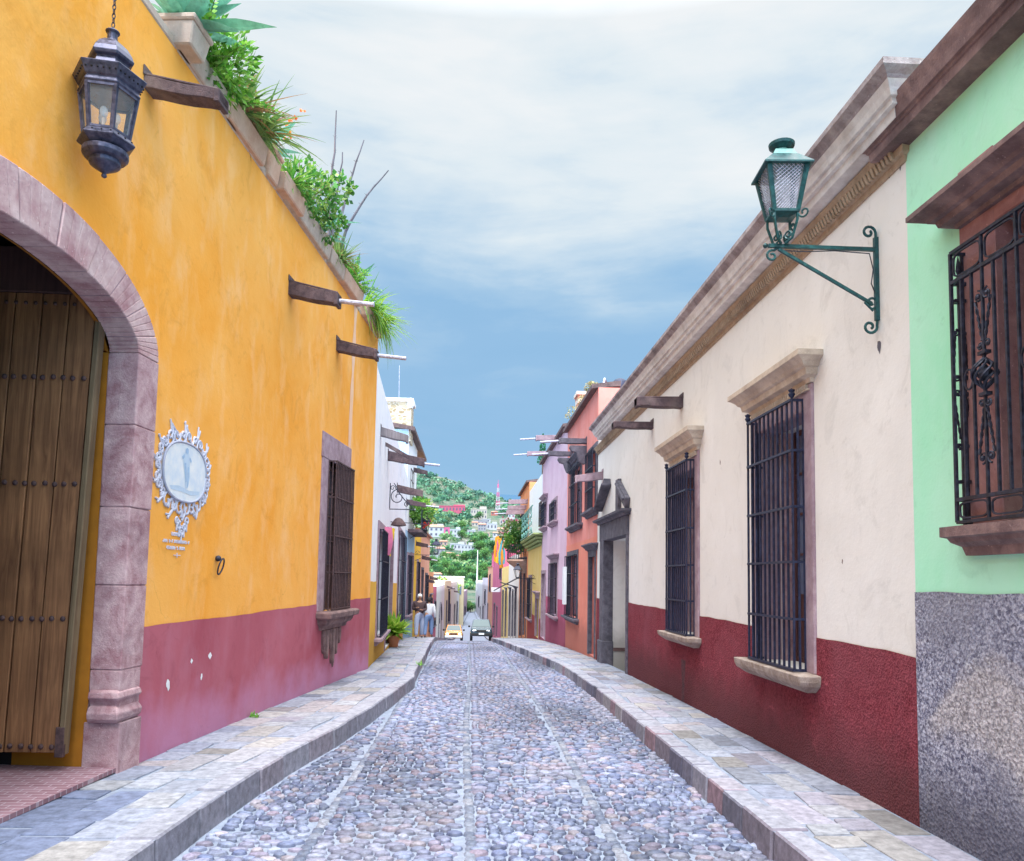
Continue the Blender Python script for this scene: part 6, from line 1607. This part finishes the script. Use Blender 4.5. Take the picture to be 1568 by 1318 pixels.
q = MB(); q.tube([(bx_,by_,bz_+.36),(bx_,by_+.25,bz_+.95),(bx_,by_+.9,bz_+.8),(bx_,by_+1.3,bz_+.36)], .06, 6); q.sphere((bx_,by_+.55,bz_+.85), .18, 8, 6, (.8,1.6,.8)); q.sphere((bx_,by_+.65,bz_+.45), .2, 8, 6, (.9,1,.9)); q.build('frame', M['car_dark'], t)
q = MB(); q.tube([(bx_-.35,by_+.3,bz_+1.05),(bx_,by_+.2,bz_+1.0),(bx_+.35,by_+.3,bz_+1.05)], .025, 5); q.build('handlebar', M['chrome'], t)
# ================================================================== potted plant on the left pavement
g = onground(606, 986, .18); pc = Vector((-2.02+.12, 20.4, 0)); 
def find_y(px, xw): return xw*1200/(px-720)
py_ = 21.0; pxx = (606-720)/1200*py_; pz = Z(py_)+.185
t = thing('potted_plant', 'leafy yellow green plant in a red clay pot on the left pavement', 'potted plant', (pxx, py_, pz))
q = MB(); q.lathe((pxx,py_,pz), [(.12,0),(.13,.02),(.165,.24),(.185,.25),(.185,.30),(.16,.30)], 18); q.build('pot', M['clay_red'], t)
q = MB(); random.seed(12)
for i in range(190):
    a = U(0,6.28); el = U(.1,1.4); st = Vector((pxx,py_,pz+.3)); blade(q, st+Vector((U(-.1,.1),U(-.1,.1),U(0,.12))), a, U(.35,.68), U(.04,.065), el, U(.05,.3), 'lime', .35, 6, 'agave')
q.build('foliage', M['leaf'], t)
# weeds
for (px, py, lab) in ((771, 982+0, 'small weed at the kerb by the pavement step on the right'), (643, 1018, 'green weeds growing on the left kerb edge'), (388, 1098, 'sprig of grass between the left flagstones')):
    p = onground(px, py, .17); 
    if px == 771: p = Vector((1.80, 16.3, Z(16.3)+.03))
    q = MB(); tuft(q, p, 26, .11 if px != 643 else .16, .008, 'fern'); 
    tag(q.build('weed', M['leaf']), lab, 'weed')
# ================================================================== hillside
def hitT(px, py):
    d = ray(px, py); t_ = 150.0
    while t_ < 900:
        p = EYE + d*t_
        if p.z < T(p.x, p.y): return p
        t_ += 1.5
    return None
random.seed(41)
def tree_proto(i):
    t = thing('broadleaf_tree', 'x', 'tree', (0,0,0)); q = MB(); h = 6.0
    q.tube([(0,0,-.5),(.1,0,1.2),(.0,.15,2.6),(.1,.1,4)], .2, 7, radii=[.3,.22,.16,.08]); limbs = []
    for k in range(6):
        a = k*1.05+i; b = Vector((.05,.05,1.6+.3*k)); e = b+Vector((math.cos(a)*1.7, math.sin(a)*1.7, U(.8,1.8))); q.tube([b, b.lerp(e,.5)+Vector((0,0,.1)), e], .08, 5, radii=[.1,.06,.03]); limbs.append(e)
    q.build('trunk', M['bark'], t)
    q = MB()
    for e in limbs + [Vector((0,0,4.6)), Vector((.6,-.5,4.0)), Vector((-.7,.3,4.2)), Vector((.2,.9,3.6)), Vector((-.3,-1.2,3.4))]:
        r_ = U(.8,1.3); pal = random.choice([[(.10,.28,.07),(.15,.35,.09)],[(.05,.19,.08),(.08,.25,.09)],[(.20,.39,.10),(.14,.31,.08)]])
        for j in range(110):
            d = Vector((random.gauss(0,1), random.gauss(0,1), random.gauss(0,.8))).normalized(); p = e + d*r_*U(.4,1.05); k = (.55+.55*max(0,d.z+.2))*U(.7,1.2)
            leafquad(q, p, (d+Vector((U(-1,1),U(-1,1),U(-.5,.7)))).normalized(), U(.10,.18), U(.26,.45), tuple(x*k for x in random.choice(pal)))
    q.build('crown', M['leaf_far'], t); return t
protos = [tree_proto(i) for i in range(3)]
HT = []
for (px, py, sc_) in ((672, 885, 1.6), (681, 876, 1.5), (690, 890, 1.7), (699, 880, 1.6), (707, 893, 1.7), (716, 884, 1.6), (724, 896, 1.7), (733, 888, 1.6), (741, 880, 1.6), (748, 893, 1.6), (662, 872, 1.5), (712, 865, 1.5), (727, 862, 1.8), (735, 850, 2.0), (742, 862, 1.7), (755, 850, 1.6), (692, 862, 1.4), (680, 858, 1.3), (722, 915, 1.2), (717, 925, 1.0), (718, 905, 1.3), (725, 842, 1.7), (738, 835, 1.6), (707, 828, 1.3), (733, 800, 1.3), (655, 800, 1.2), (708, 812, 1.2)):
    HT.append((px, py, sc_))
labs = ['bright green broadleaf tree in the grove at the foot of the hill', 'darker green tree standing taller between the hillside houses', 'lone green tree at the bottom of the street']
first = {}
for i, (px, py, sc_) in enumerate(HT):
    p = hitT(px, py)
    if not p: continue
    if py > 902: p = Vector(((px-720)/1200*150, 150+i, -6)); 
    k = i % 3; o = protos[k] if k not in first else copy_tree(protos[k]); first[k] = 1
    o.location = p - Vector((0,0,.3)); s_ = sc_*.66*U(.9,1.1)*(p.y/330 if p.y > 200 else .62); o.scale = (s_, s_, s_*U(.9,1.1)); o.rotation_euler = (0,0,U(0,6.28))
    cls = 2 if py > 902 else (1 if py < 868 else 0)
    o['label'] = labs[cls]; o['group'] = ['grove trees at the foot of the hill', 'taller trees among the hillside houses', 'trees at the bottom of the street'][cls]
# scrub and far-off tree cover as one mass
# houses on the hill
HC = {'white': (.46,.47,.52), 'cream': (.46,.42,.38), 'maroon': (.48,.10,.17), 'pink': (.75,.40,.45), 'peach': (.5,.36,.29), 'grey': (.3,.3,.34), 'magenta': (.62,.14,.30), 'red': (.5,.15,.12)}
HM = {k: plain('hill_'+k, v, .9, 0, .08, .3) for k, v in HC.items()}; HM['roof'] = plain('hill_tile', (.45,.24,.18), .9, 0, .2, .5); HM['pane'] = plain('hill_window', (.10,.10,.15), .5)
HH = [ # px, base py, width px, height px, colour, floors, windows, roof, label
 (692,784,40,9,'maroon',1,8,'flat','long low dark red building across the hillside'),
 (657,779,20,6,'peach',1,3,'flat','low peach building left of the long red one on the hill'),
 (733,795,25,15,'cream',2,6,'flat','big pale two floor block with rows of dark windows on the hill'),
 (757,789,10,5,'red',1,2,'tile','small red roofed house just below the striped mast'),
 (736,806,22,9,'grey',1,4,'flat','grey terraced house under the big pale block'),
 (775,804,20,9,'cream',1,4,'flat','cream house right of the big pale block'),
 (792,806,12,8,'pink',1,2,'tile','pink house nearest the orange house eave on the hill'),
 (753,811,16,9,'white',1,3,'flat','white house with wide dark openings below the cream one'),
 (738,812,12,9,'grey',2,3,'tile','dark roofed grey house at the middle of the hill'),
 (770,818,18,8,'peach',1,3,'tile','peach tiled house on the right of the hillside'),
 (668,822,22,15,'white',2,3,'tile','white house with pink roof behind the hanging lanterns'),
 (684,818,9,10,'magenta',1,1,'flat','small magenta house between two white ones on the hill'),
 (697,823,16,12,'white',2,3,'flat','white two floor house right of the magenta one'),
 (650,830,12,10,'cream',1,2,'tile','cream house half hidden behind the nearer lantern'),
 (700,842,22,9,'white',1,4,'flat','wide white house above the grove on the left'),
 (716,848,20,13,'white',2,4,'flat','white two floor house above the grove, right of the wide one'),
 (712,836,14,7,'cream',1,3,'flat','cream house behind the white pair over the grove'),
 (674,850,14,10,'grey',1,2,'tile','grey tiled house at the left edge of the grove'),
 (689,853,14,6,'white',1,4,'tile','little white house with red roof at the grove edge'),
 (759,833,16,8,'white',1,3,'flat','white house beside the trees on the right of the hill'),
 (771,838,14,9,'peach',1,2,'tile','peach house just left of the crimson street house roof'),
 (663,860,14,9,'white',1,2,'flat','white house low on the left behind the far lantern'),
 (783,793,10,6,'white',1,2,'flat','tiny white house right of the striped mast'),
 (747,800,8,5,'white',1,1,'flat','tiny white house left of the cream one on the hill'),
 (668,888,16,9,'white',1,2,'tile','white tiled house behind the peach street house'),

 (722,819,12,7,'white',1,2,'flat','white house in the gap between the tall trees and the grey terrace'),
 (727,806,10,6,'cream',1,2,'tile','cream tiled cottage left below the grey terraced house'),
 (760,822,11,6,'white',1,2,'tile','white tiled house under the white one with wide openings'),
 (783,823,12,7,'pink',1,2,'flat','pale pink flat house behind the balcony flowers'),
 (781,812,11,6,'white',1,3,'flat','white house between the peach tiled and the pink houses'),
 (745,822,10,6,'peach',1,2,'flat','peach flat roofed house below the dark roofed grey one'),
 (725,835,10,6,'white',1,2,'tile','white tiled house in the trees at the middle of the hill'),
 (679,836,12,7,'peach',1,2,'tile','peach tiled house under the magenta one'),
 (700,857,11,6,'cream',1,2,'tile','cream tiled house at the upper edge of the grove'),
 (659,806,9,5,'white',1,2,'flat','white house left, above the pink roofed one'),
]
for (px, py, wp, hp, c, fl, nw, rf, lab) in HH:
    p = hitT(px, py)
    if not p: continue
    m = p.y/1200; w_ = wp*m; h_ = hp*m; d_ = w_*.6
    t = thing('hillside_house', lab, 'house', (p.x, p.y, p.z), 'houses on the hillside'); q = MB()
    x0, x1, y0, y1, z0, z1 = p.x-w_/2, p.x+w_/2, p.y-1, p.y-1+d_, p.z-2.5, p.z+h_
    q.box(x0, x1, y0, y1, z0, z1)
    if w_ > 5: q.box(x0+w_*.55, x1-.3, y0+d_*.3, y1, z1, z1+h_*.35)
    q.build('wall', HM[c], t)
    q = MB()
    if rf == 'tile': q.hexa([(x0-.4,y0-.4,z1),(x1+.4,y0-.4,z1),(x1+.4,y1,z1),(x0-.4,y1,z1),(x0+.5,y0+d_*.45,z1+h_*.3),(x1-.5,y0+d_*.45,z1+h_*.3),(x1-.5,y0+d_*.55,z1+h_*.3),(x0+.5,y0+d_*.55,z1+h_*.3)])
    else: q.box(x0-.15, x1+.15, y0-.15, y0+.1, z1-.1, z1+.35)
    q.build('roof', HM['roof'] if rf == 'tile' else HM[c], t)
    wq = w_/nw
    for f_ in range(fl):
        for k in range(nw):
            q = MB(); a_ = x0+wq*(k+.28); zz = p.z + h_/fl*(f_+.3); q.box(a_, a_+wq*.42, y0-.05, y0+.02, zz, zz+h_/fl*.45); q.build('window', HM['pane'], t)
HR = []
q = MB(); cnt = 0
for i in range(5200):
    px, py = U(628, 835), U(722, 905); 
    ridge = interp(RIDGE, px)
    if py < ridge + 2: continue
    dens = noise.noise(Vector((px*.11, py*.16, 5)) if py < 790 else Vector((px*.05, py*.09, 5)))
    thr = .10 if py < 775 else (-.02 if py < 800 else (-.12 if py < 850 else -.4))
    if dens < thr + U(-.12,.12): continue
    if any(abs(px-h[0]) < h[2]/2+2.5 and h[1]-h[3]-3 < py < h[1]+4.5 for h in HH): continue
    yy = None
    p = hitT(px, py)
    if not p: continue
    r_ = p.y/330*U(1.2,2.6)*(1.0 if py > 780 else .8)
    base = random.choice([(.06,.25,.11),(.10,.32,.14),(.05,.20,.12),(.16,.36,.14)]) if py < 790 else random.choice([(.07,.24,.10),(.14,.34,.10),(.04,.18,.09),(.20,.38,.12),(.26,.36,.16)])
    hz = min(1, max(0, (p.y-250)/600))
    base = tuple(b_*(1-hz*.45)+hz*.5*h_ for b_, h_ in zip(base, (.18,.30,.30)))  # distance haze mixed into the leaf colour
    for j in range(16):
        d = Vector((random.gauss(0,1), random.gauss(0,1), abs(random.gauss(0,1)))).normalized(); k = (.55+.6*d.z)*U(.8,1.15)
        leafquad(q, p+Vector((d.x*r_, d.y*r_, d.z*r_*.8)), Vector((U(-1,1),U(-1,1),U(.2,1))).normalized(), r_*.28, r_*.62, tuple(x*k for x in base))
o = q.build('hillside_woodland', M['leaf_far']); o['kind'] = 'stuff'; tag(o, 'green scrub and trees covering the hillside behind the town', 'woodland')
# striped mast
p = hitT(762, 786); t = thing('radio_mast', 'red and white striped lattice radio mast on the hillside', 'mast', p); m = p.y/1200; Hm = 46*m
for k in range(7):
    q = MB(); z0, z1 = k/7, (k+1)/7; r0, r1 = 3.4*m*(1-z0*.8), 3.4*m*(1-z1*.8); C4 = [(1,1),(1,-1),(-1,-1),(-1,1)]
    A_ = [Vector((p.x+r0*a, p.y+r0*b, p.z+Hm*z0)) for a, b in C4]; B_ = [Vector((p.x+r1*a, p.y+r1*b, p.z+Hm*z1)) for a, b in C4]
    for j in range(4): q.bar(A_[j], B_[j], .22); q.bar(A_[j], B_[(j+1)%4], .14); q.bar(A_[(j+1)%4], B_[j], .14); q.bar(A_[j], A_[(j+1)%4], .14)
    q.build('lattice_section', HM['magenta'] if k % 2 == 0 else HM['white'], t)
q = MB(); q.bar(p+Vector((0,0,Hm)), p+Vector((0,0,Hm+6*m)), .15); q.build('antenna', HM['magenta'], t)
# ================================================================== sky and light
world = bpy.data.worlds.new('World'); scene.world = world; world.use_nodes = True
nt = world.node_tree; nt.nodes.clear()
out = nt.nodes.new('ShaderNodeOutputWorld'); bg = nt.nodes.new('ShaderNodeBackground'); bg.inputs[1].default_value = .12
SUN_EL, SUN_AZ = R(60), R(184)
sky = nt.nodes.new('ShaderNodeTexSky'); sky.sky_type = 'NISHITA'; sky.sun_disc = False; sky.sun_elevation = SUN_EL; sky.sun_rotation = SUN_AZ; sky.altitude = 1900
tc = nt.nodes.new('ShaderNodeTexCoord'); sep = nt.nodes.new('ShaderNodeSeparateXYZ'); L(nt, tc.outputs['Generated'], sep.inputs[0])
mp = nt.nodes.new('ShaderNodeMapping'); mp.inputs['Scale'].default_value = (1.0, 1.0, 2.6); mp.inputs['Location'].default_value = (.35, .2, .1); L(nt, tc.outputs['Generated'], mp.inputs[0])
n1 = noisetex(nt, mp.outputs[0], 2.1, 7, .52, .25)
mp2 = nt.nodes.new('ShaderNodeMapping'); mp2.inputs['Scale'].default_value = (1.0, 1.0, 4.5); mp2.inputs['Location'].default_value = (1.7, .9, .4); L(nt, tc.outputs['Generated'], mp2.inputs[0])
n2 = noisetex(nt, mp2.outputs[0], 3.4, 8, .55, .3)
def mth(op, a, b):
    m = nt.nodes.new('ShaderNodeMath'); m.operation = op
    for i, v in enumerate((a, b)):
        if isinstance(v, (int, float)): m.inputs[i].default_value = v
        else: L(nt, v, m.inputs[i])
    return m.outputs[0]
z_ = sep.outputs[2]
lift = mth('ADD', z_, mth('MULTIPLY', mth('SUBTRACT', n1, .5), .62))
lift = mth('ADD', lift, mth('MULTIPLY', mth('SUBTRACT', n2, .5), .42))
mp3 = nt.nodes.new('ShaderNodeMapping'); mp3.inputs['Scale'].default_value = (1.2, 1.0, 5.0); mp3.inputs['Rotation'].default_value = (0, .25, 0); L(nt, tc.outputs['Generated'], mp3.inputs[0])
lift = mth('ADD', lift, mth('MULTIPLY', mth('SUBTRACT', noisetex(nt, mp3.outputs[0], 6, 7, .58, .4), .5), .10))
# storm blue low down, white veil high up (values are scene radiance divided by the 0.12 strength)
G = 1/.12
def c_(r, g, b, k=1.0):
    v = srgb(r, g, b); return tuple(x*G*k for x in v)
grad = nt.nodes.new('ShaderNodeValToRGB'); e = grad.color_ramp.elements
stops = [(.0, (158,198,234)), (.12, (149,194,232)), (.26, (154,197,234)), (.36, (174,209,238)), (.44, (206,228,245)), (.53, (234,245,251)), (.64, (249,253,255))]
while len(e) < len(stops): e.new(.5)
for el, (p, v) in zip(e, stops): el.position = p; el.color = rgba(srgb(*v))
L(nt, lift, grad.inputs[0])
k = nt.nodes.new('ShaderNodeVectorMath'); k.operation = 'SCALE'; L(nt, grad.outputs[0], k.inputs[0])
# overcast boosted overhead and behind the camera, outside the view, to light the walls
mr = nt.nodes.new('ShaderNodeMapRange'); mr.inputs[1].default_value = .60; mr.inputs[2].default_value = .86; mr.inputs[3].default_value = 1.0; mr.inputs[4].default_value = 5.0; L(nt, z_, mr.inputs[0])
mr2 = nt.nodes.new('ShaderNodeMapRange'); mr2.inputs[1].default_value = .2; mr2.inputs[2].default_value = -.6; mr2.inputs[3].default_value = 1.0; mr2.inputs[4].default_value = 3.0; L(nt, sep.outputs[1], mr2.inputs[0])
L(nt, mth('MULTIPLY', mth('MAXIMUM', mr.outputs[0], mr2.outputs[0]), G*.98), k.inputs['Scale'])
mx = mixc(nt, .93, sky.outputs[0], k.outputs[0])
L(nt, mx, bg.inputs[0]); L(nt, bg.outputs[0], out.inputs[0])
sun = bpy.data.lights.new('sun', 'SUN'); sun.energy = 4.4; sun.angle = R(13); sun.color = (1.0, .995, .98)
so = bpy.data.objects.new('sun', sun); col.objects.link(so)
# azimuth measured like the sky texture (clockwise from +Y)
sd = Vector((math.sin(SUN_AZ)*math.cos(SUN_EL), math.cos(SUN_AZ)*math.cos(SUN_EL), math.sin(SUN_EL)))
so.rotation_euler = sd.to_track_quat('Z', 'Y').to_euler()
scene.view_settings.view_transform = 'Standard'; scene.view_settings.look = 'None'; scene.view_settings.exposure = 0; scene.view_settings.gamma = 1
scene.render.engine = 'CYCLES'; scene.cycles.max_bounces = 8; scene.cycles.transparent_max_bounces = 12; scene.cycles.use_denoising = True
